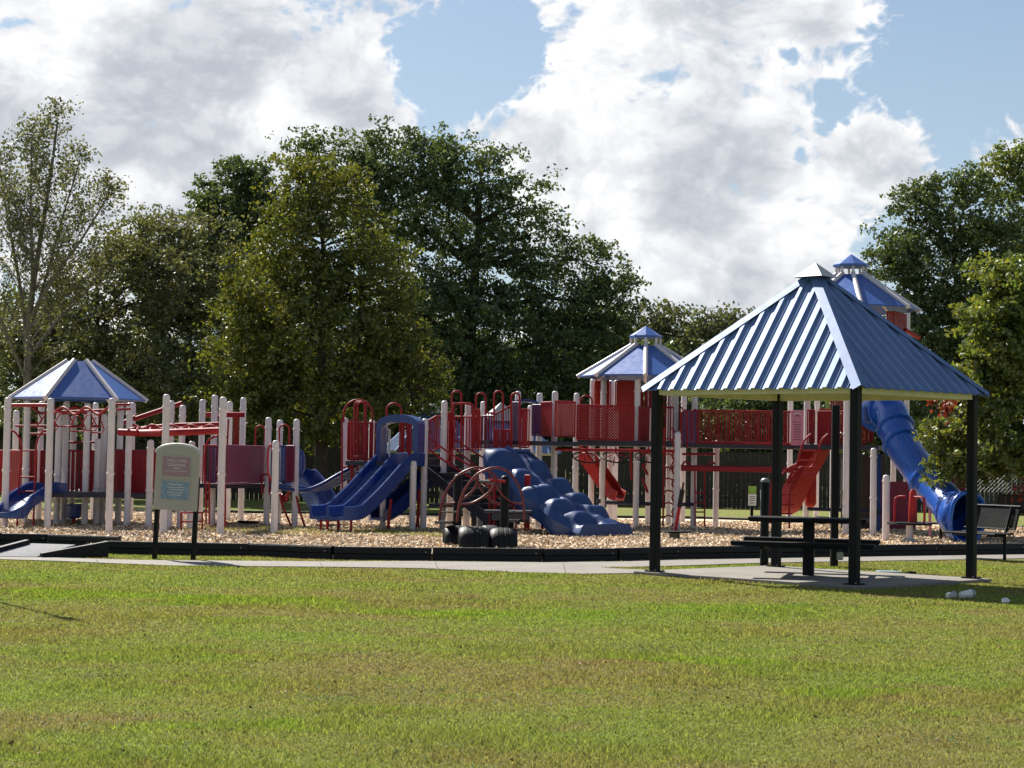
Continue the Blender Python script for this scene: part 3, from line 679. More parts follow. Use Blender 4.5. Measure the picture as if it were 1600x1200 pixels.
# ------------------------------------------------------------------ shelter
def shelter(name, label, cx, cy, hr, hf, eave=2.55, rise=1.64, cap=.30):
    """square hip-roofed shelter; hr and hf are the half diagonals in plan"""
    c = Vector((cx, cy, 0)); HR, HF = Vector((*hr, 0)), Vector((*hf, 0))
    e = thing(name, label, 'shelter', c)
    cor = [-HR, HF, HR, -HF]                                   # left, front, right, back
    for q in cor:
        P = c + q; p_ = MB().box(P + Vector((0, 0, (eave + .02) / 2 + .02)), (.108, .108, eave + .02), ((HR + HF).normalized(), (HR - HF).normalized(), Vector((0, 0, 1))))
        po = p_.build('post', 'black_metal', e, bevel=.012)
        MB().box(P + Vector((0, 0, .056)), (.19, .19, .014), ((HR + HF).normalized(), (HR - HF).normalized(), Vector((0, 0, 1)))).build('base_plate', 'black_metal', po)
        for bx_, by_ in ((-1, -1), (-1, 1), (1, -1), (1, 1)): MB().lathe(P + (HR + HF).normalized() * .075 * bx_ + (HR - HF).normalized() * .075 * by_ + Vector((0, 0, .06)), [(.012, 0), (.012, .018)], 6).build('bolt', 'chain', po)
    ap = c + Vector((0, 0, eave + rise)); K_ = 1.085
    E = [c + q * K_ + Vector((0, 0, eave)) for q in cor]
    for i in range(4):
        A, B = E[i], E[(i + 1) % 4]; L = (B - A).length; X = (B - A).normalized(); mid = (A + B) / 2; U = ap - mid
        s_ap = (ap - A).dot(X); U = ap - (A + X * s_ap); H = U.length; U.normalize(); Nn = X.cross(U)
        if Nn.z < 0: Nn = -Nn
        pitch = .215; ns = 0; rib = []
        ss = {0.0, L, s_ap}
        k0 = int(L / pitch)
        for k in range(k0 + 1):
            cs = (L - k0 * pitch) / 2 + k * pitch
            for d_ in (-.05, -.025, .025, .05): ss.add(round(cs + d_, 4))
            for d_ in (.095, .1075, .12): ss.add(round(cs + d_, 4))
            rib.append(cs)
        ss = sorted(x for x in ss if 0 <= x <= L)
        def hgt(x):
            q = min(abs(x - r_) for r_ in rib)
            if q < .026: return .029
            if min(abs(x - r_ - .1075) for r_ in rib) < .004: return .010
            return 0.0
        def topt(x): return H * min(x / s_ap, (L - x) / (L - s_ap))
        cut = [0] + [j for j in range(1, len(ss)) if any(abs(ss[j] - (r_ - .05)) < .0006 for r_ in rib[4::4])] + [len(ss) - 1]
        for a_, b_ in zip(cut[:-1], cut[1:]):
            lo, hi = [], []
            for x in ss[a_:b_ + 1]:
                h_ = Nn * hgt(x); lo.append(A + X * x + h_ - U * .03); hi.append(A + X * x + U * max(topt(x) - .02, -.02) + h_)
            MB().strip(lo, hi).build('roof_sheet', 'sheet_blue', e, solid=.003)
        dn = -Nn * .03
        MB().quad(A + dn + U * .02 + X * .05, B + dn + U * .02 - X * .05, ap + dn - U * .15).build('soffit_panel', 'soffit', e)
        MB().beam(c + cor[i] * 1.0 + Vector((0, 0, eave - .02)), c + cor[(i + 1) % 4] * 1.0 + Vector((0, 0, eave - .02)), .06, .12).build('beam', 'soffit', e)
        # hip flashing: two wings over the ridge
        n2 = (E[(i + 1) % 4] - E[i]).normalized()
    for i in range(4):
        P = E[i]; D_ = (ap - P); Ln = D_.length; D_.normalize()
        a_ = (E[(i + 1) % 4] - P).normalized(); b_ = (E[i - 1] - P).normalized()
        def wing(v):
            q = v - D_ * v.dot(D_); return q.normalized()
        wa, wb = wing(a_), wing(b_); up = Vector((0, 0, .05))
        r0 = P - D_ * .05 + up; r1 = ap + up - D_ * .12
        MB().strip([r0, r1], [r0 + wa * .12 - D_ * .02, r1 + wa * .12]).strip([r0, r1], [r0 + wb * .12 - D_ * .02, r1 + wb * .12]).build('hip_flashing', 'flash_metal', e, solid=.004)
    t0 = ap + Vector((0, 0, .13)); ring = [c + q.normalized() * cap + Vector((0, 0, eave + rise + .13 - cap * .68)) for q in cor]
    cp = MB()
    for i in range(4): cp.quad(ring[i], ring[(i + 1) % 4], t0)
    cp.build('peak_cap', 'cap_metal', e, solid=.004)
    return e
SC = (4.14, 25.4); SHR, SHF = (2.14, -.12), (.23, -1.85)
shelter('picnic_shelter', 'open picnic shelter with ribbed blue metal hip roof on four black posts', SC[0], SC[1], SHR, SHF)
c = Vector((*SC, 0)); HR, HF = Vector((*SHR, 0)), Vector((*SHF, 0))
sl = [c - HR * 1.13 - HF * .04, c + HF * 1.17, c + HR * 1.13, c - HF * 1.17]
struct(MB().slab([(q.x, q.y) for q in sl], -.08, .045).build('concrete_slab', 'concrete', bevel=.012))
q = G(745, 690)
for px, yy_, zp, lab in ((782, 53.0, 3.12, 'far shelter with pale peak and blue ribbed roof behind the red stair rail'), (677, 58.0, 3.42, 'far shelter whose pale peak shows beside the blue slide hood')):
    P = W(px, 700, yy_); shelter('picnic_shelter', lab, P.x, yy_, (1.55, -.95), (-.95, -1.55), eave=1.70, rise=zp - 1.83, cap=.8)

# picnic table under it
TC = c + Vector((-.06, -.05, 0)); TX = Vector((.97, -.24, 0)).normalized(); TY = Vector((-TX.y, TX.x, 0)); TZ = Vector((0, 0, 1))
pt_ = thing('picnic_table', 'black pedestal picnic table with attached benches under the shelter', 'picnic table', TC + TZ * .045)
def slatted(cx_, w_, z_, L_, name, par):
    o = MB().box(cx_ + TZ * (z_ - .025), (L_, w_ - .04, .02), (TX, TY, TZ)).build(name, 'black_mesh', par)
    m_ = max(2, round(w_ / .13))
    for i in range(m_):
        MB().box(cx_ + TY * ((i + .5) / m_ - .5) * w_ + TZ * (z_ + .003), (L_ + .03, w_ / m_ - .010, .05), (TX, TY, TZ)).build('slat', 'black_mesh', o, bevel=.006)
    return o
slatted(TC, .72, .80, 1.55, 'table_top', pt_)
for s_ in (-1, 1): slatted(TC + TY * s_ * .72 - TX * .02, .30, .49, 1.85, 'bench_seat', pt_)
MB().box(TC + TZ * .41, (.15, .15, .74), (TX, TY, TZ)).build('pedestal', 'black_metal', pt_, bevel=.01)
for s_ in (-.55, .55):
    MB().beam(TC + TX * s_ - TY * .8 + TZ * .44, TC + TX * s_ + TY * .8 + TZ * .44, .06, .05).build('bench_arm', 'black_metal', pt_)
MB().beam(TC - TX * .6 + TZ * .44, TC + TX * .6 + TZ * .44, .07, .07).build('spreader', 'black_metal', pt_)

# thin post with outlet box, capped bollard
P = G(1303, 886)
e = thing('outlet_post', 'thin black post with small pale outlet box behind the shelter', 'post', P)
hz_ = 2.45
MB().box(P + Vector((0, 0, hz_ / 2)), (.11, .11, hz_)).build('post', 'black_metal', e, bevel=.008)
MB().box(P + Vector((.075, -.06, .17)), (.10, .05, .12)).build('outlet_box', 'chain', e, bevel=.01)
P = G(1194, 885); e = thing('bollard', 'short black round post with pale cap at the back of the shelter', 'bollard', P)
MB().lathe(P, [(.065, 0), (.065, 1.25), (.06, 1.27)], 14).build('shaft', 'black_metal', e, smooth=50)
MB().lathe(P + Vector((0, 0, 1.27)), [(.068, 0), (.068, .03), (.04, .055), (.01, .06)], 14).build('cap', 'chain', e, smooth=50)

# ------------------------------------------------------------------ notice board
P = G(271.5, 874.5); e = thing('notice_board', 'tan arched notice board with pink and blue posters on black legs', 'notice board', P)
ppm = FPX / P.y; Xb = Vector((.985, -.17, 0)).normalized(); Yb = Vector((-Xb.y, Xb.x, 0)); lean = math.radians(2.0)
Zb = (Vector((0, 0, 1)) + Xb * math.tan(lean)).normalized(); Xb = Xb - Zb * Xb.dot(Zb); Xb.normalize()
wd, z0, z1, z2 = 70 / ppm / 1.0, 77 / ppm, 165 / ppm, 178 / ppm
for s_ in (-1, 1):
    MB().beam(P + Xb * s_ * .295 - Zb * .02, P + Xb * s_ * .295 + Zb * (z0 + .5), .06, .06).build('leg', 'black_metal', e)
Bc = P + Zb * 0
def bp(s, z, d=0.0): return Bc + Xb * s + Zb * z - Yb * d
hw = wd / 2
out = [(-hw, z0), (hw, z0), (hw, z1)] + [(hw * math.cos(a_), z1 + (z2 - z1) * math.sin(a_)) for a_ in np.linspace(.12, math.pi - .12, 11)] + [(-hw, z1)]
q = MB(); b = len(out); q.v = [bp(s, z, .10) for s, z in out] + [bp(s, z, .03) for s, z in out]
q.f = [tuple(range(b)), tuple(reversed(range(b, 2 * b)))] + [(i, (i + 1) % b, b + (i + 1) % b, b + i) for i in range(b)]
pan = q.build('panel', 'board_tan', e, bevel=.012)
MB().tube([bp(s, z + .004, .065) for s, z in out[2:]], .034, 8).build('rim', 'board_rim', pan, smooth=60)
def poster(name, s0, s1, a0, a1, m_):
    MB().box(bp((s0 + s1) / 2, (a0 + a1) / 2, .103), (s1 - s0 + .04, .012, a1 - a0 + .04), (Xb, Yb, Zb)).build('frame', 'board_rim' if False else 'board_tan', pan, bevel=.004)
    return MB().box(bp((s0 + s1) / 2, (a0 + a1) / 2, .111), (s1 - s0, .004, a1 - a0), (Xb, Yb, Zb)).build(name, m_, pan)
pa0, pa1, pb0, pb1 = z0 + 53 / ppm, z0 + 83 / ppm, z0 + 17 / ppm, z0 + 45 / ppm
poster('welcome_poster', -.215, .205, pa0, pa1, 'poster_pink'); poster('rules_poster', -.215, .205, pb0, pb1, 'poster_blue')
def text(body, size, at, X, Z, Y, material, parent, name='lettering'):
    cu_ = bpy.data.curves.new('t', 'FONT'); cu_.body = body; cu_.size = size; cu_.align_x = 'CENTER'; cu_.extrude = .001
    ob = bpy.data.objects.new('t', cu_); C.objects.link(ob)
    me = bpy.data.meshes.new_from_object(ob.evaluated_get(bpy.context.evaluated_depsgraph_get())); bpy.data.objects.remove(ob); bpy.data.curves.remove(cu_)
    base = wloc(parent)
    for v in me.vertices: v.co = Vector(at) + X * v.co.x + Z * v.co.y - Y * v.co.z - base
    me.materials.clear(); me.materials.append(MATS[material]); o = bpy.data.objects.new(name, me); return link(o, parent)
text('WELCOME!', .062, bp(.0, pa1 - .075, .1145), Xb, Zb, Yb, 'ink_white', pan)
def lines(parent, rows, material, d, name='text_line'):
    for (s0, s1, z_, h_) in rows:
        MB().box(bp((s0 + s1) / 2, z_, d), (s1 - s0, .002, h_), (Xb, Yb, Zb)).build(name, material, parent)
lines(pan, [(-.12, .13, pa1 - .105, .010), (-.13, .14, pa1 - .13, .008), (-.05, .06, pa1 - .165, .012), (-.16, .17, pa1 - .205, .006)], 'ink_white', .1145)
lines(pan, [(-.10, .10, pb1 - .045, .014), (-.13, .15, pb1 - .085, .01), (-.08, .14, pb1 - .12, .012), (-.12, .12, pb1 - .16, .01), (-.07, .1, pb1 - .195, .012)], 'ink_white', .1145)

# small sign, grey post and bin on the far lawn
P = G(1174.5, 812); e = thing('small_sign', 'small green and white rules sign on a dark post beyond the play area', 'sign', P); ppm = FPX / P.y
MB().box(P + Vector((0, 0, 28 / ppm)), (.075, .06, 56 / ppm)).build('post', 'black_metal', e)
MB().box(P + Vector((0, -.04, 38 / ppm)), (15 / ppm, .03, 33 / ppm)).build('panel', 'black_metal', e, bevel=.02)
MB().box(P + Vector((0, -.06, 46.5 / ppm)), (12.6 / ppm, .01, 12 / ppm)).build('green_field', 'sign_green', e)
MB().box(P + Vector((0, -.06, 31 / ppm)), (12.6 / ppm, .01, 18 / ppm)).build('white_field', 'white_plastic', e)
for i, z_ in enumerate((36, 33, 30, 26)):
    MB().box(P + Vector((0, -.067, z_ / ppm)), ((9 - i) / ppm, .004, 1.0 / ppm)).build('text_line', 'ink_dark', e)
P = G(1190.5, 813); e = thing('round_post', 'pale grey blue round post beside the small green sign', 'post', P)
MB().lathe(P, [(.05, 0), (.05, .80), (.035, .83), (.01, .84)], 12).build('shaft', 'grey_post', e, smooth=50)
P = G(1285, 820, MZ); e = thing('trash_tub', 'small black tub on the far lawn below the tower', 'tub', P)
MB().lathe(P, [(.10, 0), (.14, .16), (.155, .17), (.155, .2), (.13, .2), (.10, .05)], 14).build('tub', 'rubber', e, smooth=40)
MB().tube([P + Vector((-.14, 0, .18)), P + Vector((-.17, 0, .24)), P + Vector((-.14, .05, .2))], .008, 5).build('handle', 'black_metal', e)

# ------------------------------------------------------------------ benches
def bench(label, P, X, L=1.5, wid=.46):
    e = thing('park_bench', label, 'bench', P, 'black mesh park benches'); X = X.normalized(); Y = Vector((-X.y, X.x, 0)); Z = Vector((0, 0, 1))
    for s_ in (-1, 1):                                        # Y points from the back to the front edge
        f = P + X * s_ * (L / 2 - .18)
        MB().tube([f, f + Z * .45, f + Z * .47 - Y * .02, f + Z * .9 - Y * .17], .028, 8).build('leg', 'black_metal', e, smooth=50)
        MB().tube([f + Z * .40, f + Z * .42 + Y * .40], .024, 8).build('seat_bracket', 'black_metal', e, smooth=50)
    st = MB().tube([P - X * L / 2 + Z * .45, P + X * L / 2 + Z * .45, P + X * L / 2 + Z * .44 + Y * .42, P - X * L / 2 + Z * .44 + Y * .42], .02, 6, closed=True).build('seat', 'black_mesh', e)
    bk = MB().tube([P - X * L / 2 + Z * .52 - Y * .05, P + X * L / 2 + Z * .52 - Y * .05, P + X * L / 2 + Z * .90 - Y * .18, P - X * L / 2 + Z * .90 - Y * .18], .02, 6, closed=True).build('backrest', 'black_mesh', e)
    nn = int(L / .042)
    for i in range(nn + 1):
        x = -L / 2 + L * i / nn
        q = MB().beam(P + X * x + Z * .452, P + X * x + Z * .445 + Y * .41, .036, .006).build('slat', 'black_mesh', st)
        q = MB().beam(P + X * x + Z * .525 - Y * .052, P + X * x + Z * .895 - Y * .178, .036, .006).build('slat', 'black_mesh', bk)
    return e
P = G(1570, 876); bX = Vector((-.52, .85, 0)).normalized(); bench('black slatted bench facing the play area between shelter post and path', P + bX * .40, bX, 1.15)
P = G(1607, 836); bench('farther black bench cut by the frame edge beyond the first one', P, Vector((.9, -.3, 0)), 1.3)

# litter and cover
def cup(name, label, px, py, r, L, ang, m_, lid=None):
    P = G(px, py) + Vector((0, 0, r + .012)); A = Vector((math.cos(ang), math.sin(ang), .10)).normalized()
    e = thing(name, label, 'cup', P - Vector((0, 0, r)), 'litter on the lawn')
    MB().lathe(P - A * L / 2, [(r * .72, 0), (r * .74, .004), (r, L), (r * 1.06, L + .003), (r * 1.06, L + .01)], 16, axis=A).build('cup_body', m_, e, smooth=40)
    if lid: MB().lathe(P + A * (L / 2 + .012), [(r * 1.08, 0), (r * 1.08, .012), (r * .8, .04), (r * .3, .055)], 16, axis=A).build('lid', lid, e, smooth=40)
    return e, P, A
cup('paper_cup', 'crumpled clear cup lying in the shelter shadow', 1485, 938, .045, .10, .35, 'clear_cup')
e, P, A = cup('paper_cup', 'white printed cup with lid lying in the shelter shadow', 1508, 937.5, .052, .13, .2, 'white_plastic', 'clear_cup')
for i in range(7):
    a_ = -1.2 + i * .35; X = A.cross(Vector((0, 0, 1))).normalized(); Y = A.cross(X)
    q = P + A * (random.uniform(-.03, .04)) + (X * math.cos(a_ + 1.57) + Y * math.sin(a_ + 1.57)) * .0485
    MB().lathe(q, [(.006, 0), (.006, .004), (.002, .006)], 6, axis=(q - P - A * (q - P).dot(A))).build('printed_dot', 'poster_pink', e)
P = G(1571, 943.5); e = thing('crumpled_napkin', 'small white crumpled scrap at the shadow edge', 'litter', P, 'litter on the lawn')
q = MB().lathe(P, [(.03, 0), (.05, .015), (.045, .04), (.025, .06), (.01, .065)], 9)
for v in q.v: v += Vector((random.uniform(-.01, .01), random.uniform(-.01, .01), random.uniform(-.004, .008)))
q.build('scrap', 'white_plastic', e)
P = G(1400, 895.5); e = thing('utility_cover', 'flat pale utility cover set in the grass behind the shelter slab', 'cover', P)
MB().box(P + Vector((-.1, 0, .015)), (.34, .26, .03)).build('lid', 'grey_post', e, bevel=.006)
MB().lathe(P + Vector((.2, -.1, 0)), [(.07, 0), (.08, .03), (.05, .035)], 10).build('valve_cap', 'rubber', e)

# bare soil heap at the slab edge
sm = MB()
for i in range(150):
    f = random.random(); q = G(1062, 901).lerp(G(1190, 911), f) + Vector((random.gauss(0, .05), random.gauss(0, .09), 0)); r = random.uniform(.015, .05) * (1 - .4 * f)
    sm.lathe(q, [(r, 0), (r * .9, r * .4), (r * .4, r * .75)], 5)
sm.build('bare_soil', 'soil')['kind'] = 'stuff'; tag(bpy.data.objects['bare_soil'], 'strip of crumbly bare soil along the slab edge', 'soil')
# scattered dry leaves
n = 260; yy = 9 * (26 / 9) ** rng.random(n); xx = (rng.random(n) * 2 - 1) * yy * .29
P_ = np.stack([xx, yy, np.full(n, .035)], 1); nm = rng.normal(0, .5, (n, 3)) + np.array([0, 0, 1]); nm /= np.linalg.norm(nm, axis=1)[:, None]
t_ = np.cross(nm, rng.normal(size=(n, 3))); t_ /= np.linalg.norm(t_, axis=1)[:, None]; s_ = np.cross(nm, t_); l = (.007 + .013 * rng.random(n))[:, None]
tag(link(bpy.data.objects.new('dry_leaves', np_mesh('dry_leaves', np.stack([P_ - t_ * l, P_ + s_ * l * .6, P_ + t_ * l, P_ - s_ * l * .6], 1).reshape(-1, 3), 4, 'dry_leaf'))), 'scattered dry brown leaves on the lawn', 'leaves', kind='stuff')
# slim pole just out of frame at left whose shadow falls on the lawn
P = Vector((-5.77, 19.97, 0)); e = thing('marker_pole', 'slim dark pole just outside the frame that throws the thin lawn shadow', 'pole', P)
MB().lathe(P, [(.028, 0), (.024, 2.9), (.02, 3.0)], 10).build('pole', 'black_metal', e, smooth=50)
MB().box(P + Vector((0, 0, 2.95)), (.16, .03, .5)).build('plate', 'black_metal', e, bevel=.01)

# ------------------------------------------------------------------ rocker, tyres, pogo spinner, merry-go-round
def arch_pts(cx, zb, zt, w, n=18):
    return [(cx - w / 2 * math.cos(math.pi * i / n) * (1.0), zb + (zt - zb) * (math.sin(math.pi * i / n) ** .62)) for i in range(n + 1)]
yR = 30.6; PB = G(790, 856, MZ); ppm = FPX / PB.y
e = thing('rocking_glider', 'red looped rocking glider hung between two black round posts above the tyres', 'glider', PB)
def RL(px, py, d): return W(px, py, d)
dF, dB = PB.y - .1, PB.y + .85
for px, py_t, d_ in ((790, 743, PB.y), (716.5, 741, PB.y + .9)):
    b_ = W(px, 700, d_); top = W(px, py_t, d_)
    MB().lathe((b_.x, b_.y, 0), [(.075, 0), (.075, top.z - .06), (.062, top.z - .02), (.03, top.z)], 14).build('post', 'black_metal', e, smooth=50)
def z4(l, d): return [W(640 + a_ / 4, 580 + b_ / 4, d) for a_, b_ in l]
for off, d_ in ((0, dF), (-110, dB)):
    MB().tube(spline(z4([(x + off, y) for x, y in ((295, 945), (308, 840), (345, 740), (410, 655), (480, 614), (545, 603), (610, 625), (662, 682), (700, 765), (713, 860), (715, 935))], d_)), .021, 8).build('hoop', 'maroon_tube', e, smooth=60)
    MB().tube(spline(z4([(x + off, y) for x, y in ((305, 830), (380, 826), (450, 792), (508, 742), (545, 670))], d_)), .019, 8).build('curved_brace', 'maroon_tube', e, smooth=60)
    MB().tube(spline(z4([(x + off, y) for x, y in ((710, 830), (650, 822), (592, 785), (550, 725), (520, 650))], d_)), .019, 8).build('curved_brace', 'maroon_tube', e, smooth=60)
for l, r_ in (((295, 945), .045), ((715, 935), .045), ((305, 880), .02), ((712, 880), .02)):
    a_, b_ = z4([(l[0], l[1])], dF)[0], z4([(l[0] - 110, l[1])], dB)[0]
    MB().beam(a_, b_, .17 if r_ > .03 else .03, .05 if r_ > .03 else .03).build('seat' if r_ > .03 else 'tie_bar', 'black_metal', e, bevel=.008)
MB().tube([z4([(545, 690)], dF)[0], z4([(435, 690)], dB)[0]], .03, 8).build('axle', 'black_metal', e)
MB().tube([z4([(600, 690)], dF)[0], z4([(500, 680)], dF)[0]], .024, 8).build('pivot_arm', 'red_paint', e)
def tyre(label, px, py, r, w, ang):
    P = G(px, py, MZ); A = Vector((math.cos(ang), math.sin(ang), 0)); e = thing('half_buried_tyre', label, 'tyre', P, 'half buried tyres under the glider')
    ctr = P + Vector((0, 0, .02)); q = MB(); prof = [(.01, -w * .3), (r * .5, -w * .32), (r * .56, -w * .42), (r * .70, -w * .5), (r * .82, -w * .49), (r * .91, -w * .43), (r * .965, -w * .33), (r * .99, -w * .22), (r * .965, -w * .205), (r * .965, -w * .18), (r * .995, -w * .165), (r, -w * .02), (r * .97, 0), (r * .97, w * .03), (r, w * .05), (r * .995, w * .165), (r * .965, w * .18), (r * .965, w * .205), (r * .99, w * .22), (r * .965, w * .33), (r * .91, w * .43), (r * .82, w * .49), (r * .70, w * .5), (r * .56, w * .42), (r * .5, w * .32), (.01, w * .3)]
    Z = Vector((0, 0, 1)); Y = A.cross(Z); rows = []
    for i in range(33):
        a_ = math.pi * i / 32; rows.append([ctr + (Y * math.cos(a_) + Z * math.sin(a_)) * rr + A * hh for rr, hh in prof])
    q.grid(rows); q.build('casing', 'rubber', e, smooth=35)
tyre('half buried black tyre, farthest toward the double slide', 711, 853, .33, .40, .10)
tyre('half buried black tyre, second from the double slide', 739, 856.5, .35, .50, .08)
tyre('half buried black tyre mostly hidden between its neighbours', 765, 852, .33, .34, .10)
tyre('half buried black tyre behind the nearer black post', 786, 857, .33, .46, .06)

P = G(1054, 842, MZ); e = thing('pogo_spinner', 'slim red and black pogo spinner on a small plate beside the shelter post', 'spinner', P); ppm = FPX / P.y
MB().box(P + Vector((0, 0, .06)), (.19, .19, .12)).build('foot_block', 'bark_pale', e)
MB().lathe(P + Vector((.01, 0, .12)), [(.29, 0), (.30, .012), (.29, .03), (.06, .04)], 18).build('standing_plate', 'black_metal', e, smooth=40)
top = Vector((P.x + .16, P.y, P.z + 88 / ppm)); b_ = P + Vector((.01, 0, .14))
MB().tube([b_, b_.lerp(top, .55)], .035, 10).build('stem', 'red_paint', e, smooth=50)
MB().tube([b_.lerp(top, .5), b_.lerp(top, .86)], .05, 10).build('grip', 'rubber', e, smooth=50)
MB().tube([b_.lerp(top, .86), top], .02, 8).build('spindle', 'black_metal', e, smooth=50)

P = G(1421, 846, MZ); e = thing('merry_go_round', 'small red handled merry-go-round with black platform before the tube slide', 'merry-go-round', P); ppm = FPX / P.y
pz = 26 / ppm
MB().lathe(P, [(.16, 0), (.16, .03), (.07, .06), (.07, pz)], 14).build('pedestal', 'post_white', e, smooth=40)
MB().lathe(P + Vector((0, 0, pz)), [(.43, 0), (.44, .02), (.43, .045), (.05, .05)], 28).build('platform', 'black_metal', e, smooth=40)
MB().lathe(P + Vector((.06, 0, pz + .04)), [(.09, 0), (.085, .3), (.07, .6), (.03, .66)], 14).build('centre_post', 'red_plastic', e, smooth=50)
for k in range(4):
    a_ = k * math.pi / 2 + .55; D_ = Vector((math.cos(a_), math.sin(a_), 0)); o_ = P + Vector((0, 0, pz + .04))
    MB().tube(spline([o_ + D_ * .40, o_ + D_ * .40 + Vector((0, 0, .40)), o_ + D_ * .34 + Vector((0, 0, .50)), o_ + D_ * .12 + Vector((0, 0, .51))], 4), .02, 8).build('handle', 'red_paint', e, smooth=60)

# ------------------------------------------------------------------ play structure kit
def dof(px, by): return G(px, by, MZ).y
def post(par, px, by, ty, r=.066, name='post', m_='post_white', z0=None):
    b = G(px, by, MZ); top = W(px, ty, b.y).z; h = top - MZ
    q = MB().lathe((b.x, b.y, 0), [(r, 0 if z0 is None else z0), (r, MZ + h - r * .9), (r * .93, MZ + h - r * .45), (r * .70, MZ + h - r * .12), (r * .3, MZ + h)], 16)
    o = q.build(name, m_, par, smooth=40)
    for f in ((.93,) if h < 1.6 else (.92, .45)):
        zz = MZ + h * f - .06
        MB().lathe((b.x, b.y, zz), [(r + .002, 0), (r + .012, .004), (r + .012, .045), (r + .002, .049)], 16).build('clamp_ring', m_, o, smooth=40)
    return b
def barrier(par, xa, xb, yt, yb, da, db=None, m_='red_paint', style='slat', pitch=None):
    db = da if db is None else db
    A, B = W(xa, yt, da), W(xb, yt, db); z1 = A.z; z0 = W(xa, yb, da).z; A = Vector((A.x, A.y, 0)); B = Vector((B.x, B.y, 0))
    X = (B - A); L = X.length; X.normalize(); Z = Vector((0, 0, 1)); Y = Vector((-X.y, X.x, 0)); ang = math.atan2(X.y, X.x)
    fr = MB().tube([A + Z * z0, B + Z * z0], .017, 8).tube([A + Z * z1, B + Z * z1], .019, 8).tube([A + Z * z0, A + Z * z1], .014, 8).tube([B + Z * z0, B + Z * z1], .014, 8)
    o = fr.build('barrier', m_, par, smooth=60); mid = (z0 + z1) / 2
    if style == 'slat':
        p_ = pitch or .085; n_ = max(2, int(L / p_)); ub_ = unit_box(m_)
        for i in range(n_):
            inst('slat', ub_, o, A + X * (L * (i + .5) / n_) + Z * mid, ang, (L / n_ * .74, .014, z1 - z0))
    elif style == 'bar':
        p_ = pitch or .10; n_ = max(2, int(L / p_)); ub_ = unit_bar(m_)
        for i in range(1, n_): inst('bar', ub_, o, A + X * (L * i / n_) + Z * mid, 0, (.022, .022, z1 - z0))
    elif style == 'solid':
        MB().box(A.lerp(B, .5) + Z * mid, (L - .05, .025, z1 - z0 - .04), (X, Y, Z)).build('panel', m_, o, bevel=.02)
    elif style == 'perf':                                      # punched sheet: diagonal lattice
        q = MB(); st = .062; H = z1 - z0
        for sgn, dy in ((1, .003), (-1, -.003)):
            t = -H
            while t < L:
                a0, a1 = max(t, 0), min(t + H, L)
                if a1 > a0 + .01:
                    if sgn > 0: P1, P2 = A + X * a0 + Z * (z0 + a0 - t), A + X * a1 + Z * (z0 + a1 - t)
                    else: P1, P2 = A + X * a0 + Z * (z1 - (a0 - t)), A + X * a1 + Z * (z1 - (a1 - t))
                    q.beam(P1 + Y * dy, P2 + Y * dy, .004, .030)
                t += st
        q.build('punched_sheet', m_, o)
    return o
def rod(par, pts, r, name, m_='red_paint', n=8, sp=0):
    return MB().tube(spline(pts, sp) if sp else pts, r, n).build(name, m_, par, smooth=60)
def hoop(par, x0, x1, yt, yb, d, r=.019, name='hoop', dd=0.0):
    w_ = (x1 - x0); k = min(w_ / 2, (yb - yt)) ; pts = [W(x0, yb, d), W(x0, yt + k, d)]
    for a_ in np.linspace(math.pi, 0, 11)[1:-1]: pts.append(W((x0 + x1) / 2 + w_ / 2 * math.cos(a_), yt + k - k * math.sin(a_), d + dd * (.5 + .5 * math.cos(a_))))
    pts += [W(x1, yt + k, d + dd), W(x1, yb, d + dd)]
    return rod(par, pts, r, name)
def deck(par, poly, ytop, th=.09, name='deck'):
    """poly [(px, d)]; top height from the first corner"""
    z = W(poly[0][0], ytop, poly[0][1]).z; P = [W(px, ytop, d) for px, d in poly]
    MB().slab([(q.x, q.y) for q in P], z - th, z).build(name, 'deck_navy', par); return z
def ladder(par, xa, xb, yt, yb, d, rungs, m_='red_paint', bow=0.0, r=.018):
    o = None
    for x in (xa, xb):
        pts = [W(x, yt, d), W(x, (yt + yb) / 2, d - bow), W(x, yb, d)]
        q = MB().tube(pts, r, 8)
        if o is None: rails = q; o = True
        else:
            rails.tube(pts, r, 8); 
    lo = rails.build('ladder', m_, par, smooth=60)
    for y in rungs: MB().tube([W(xa, y, d), W(xb, y, d)], .016, 8).build('rung', m_, lo, smooth=60)
    return lo
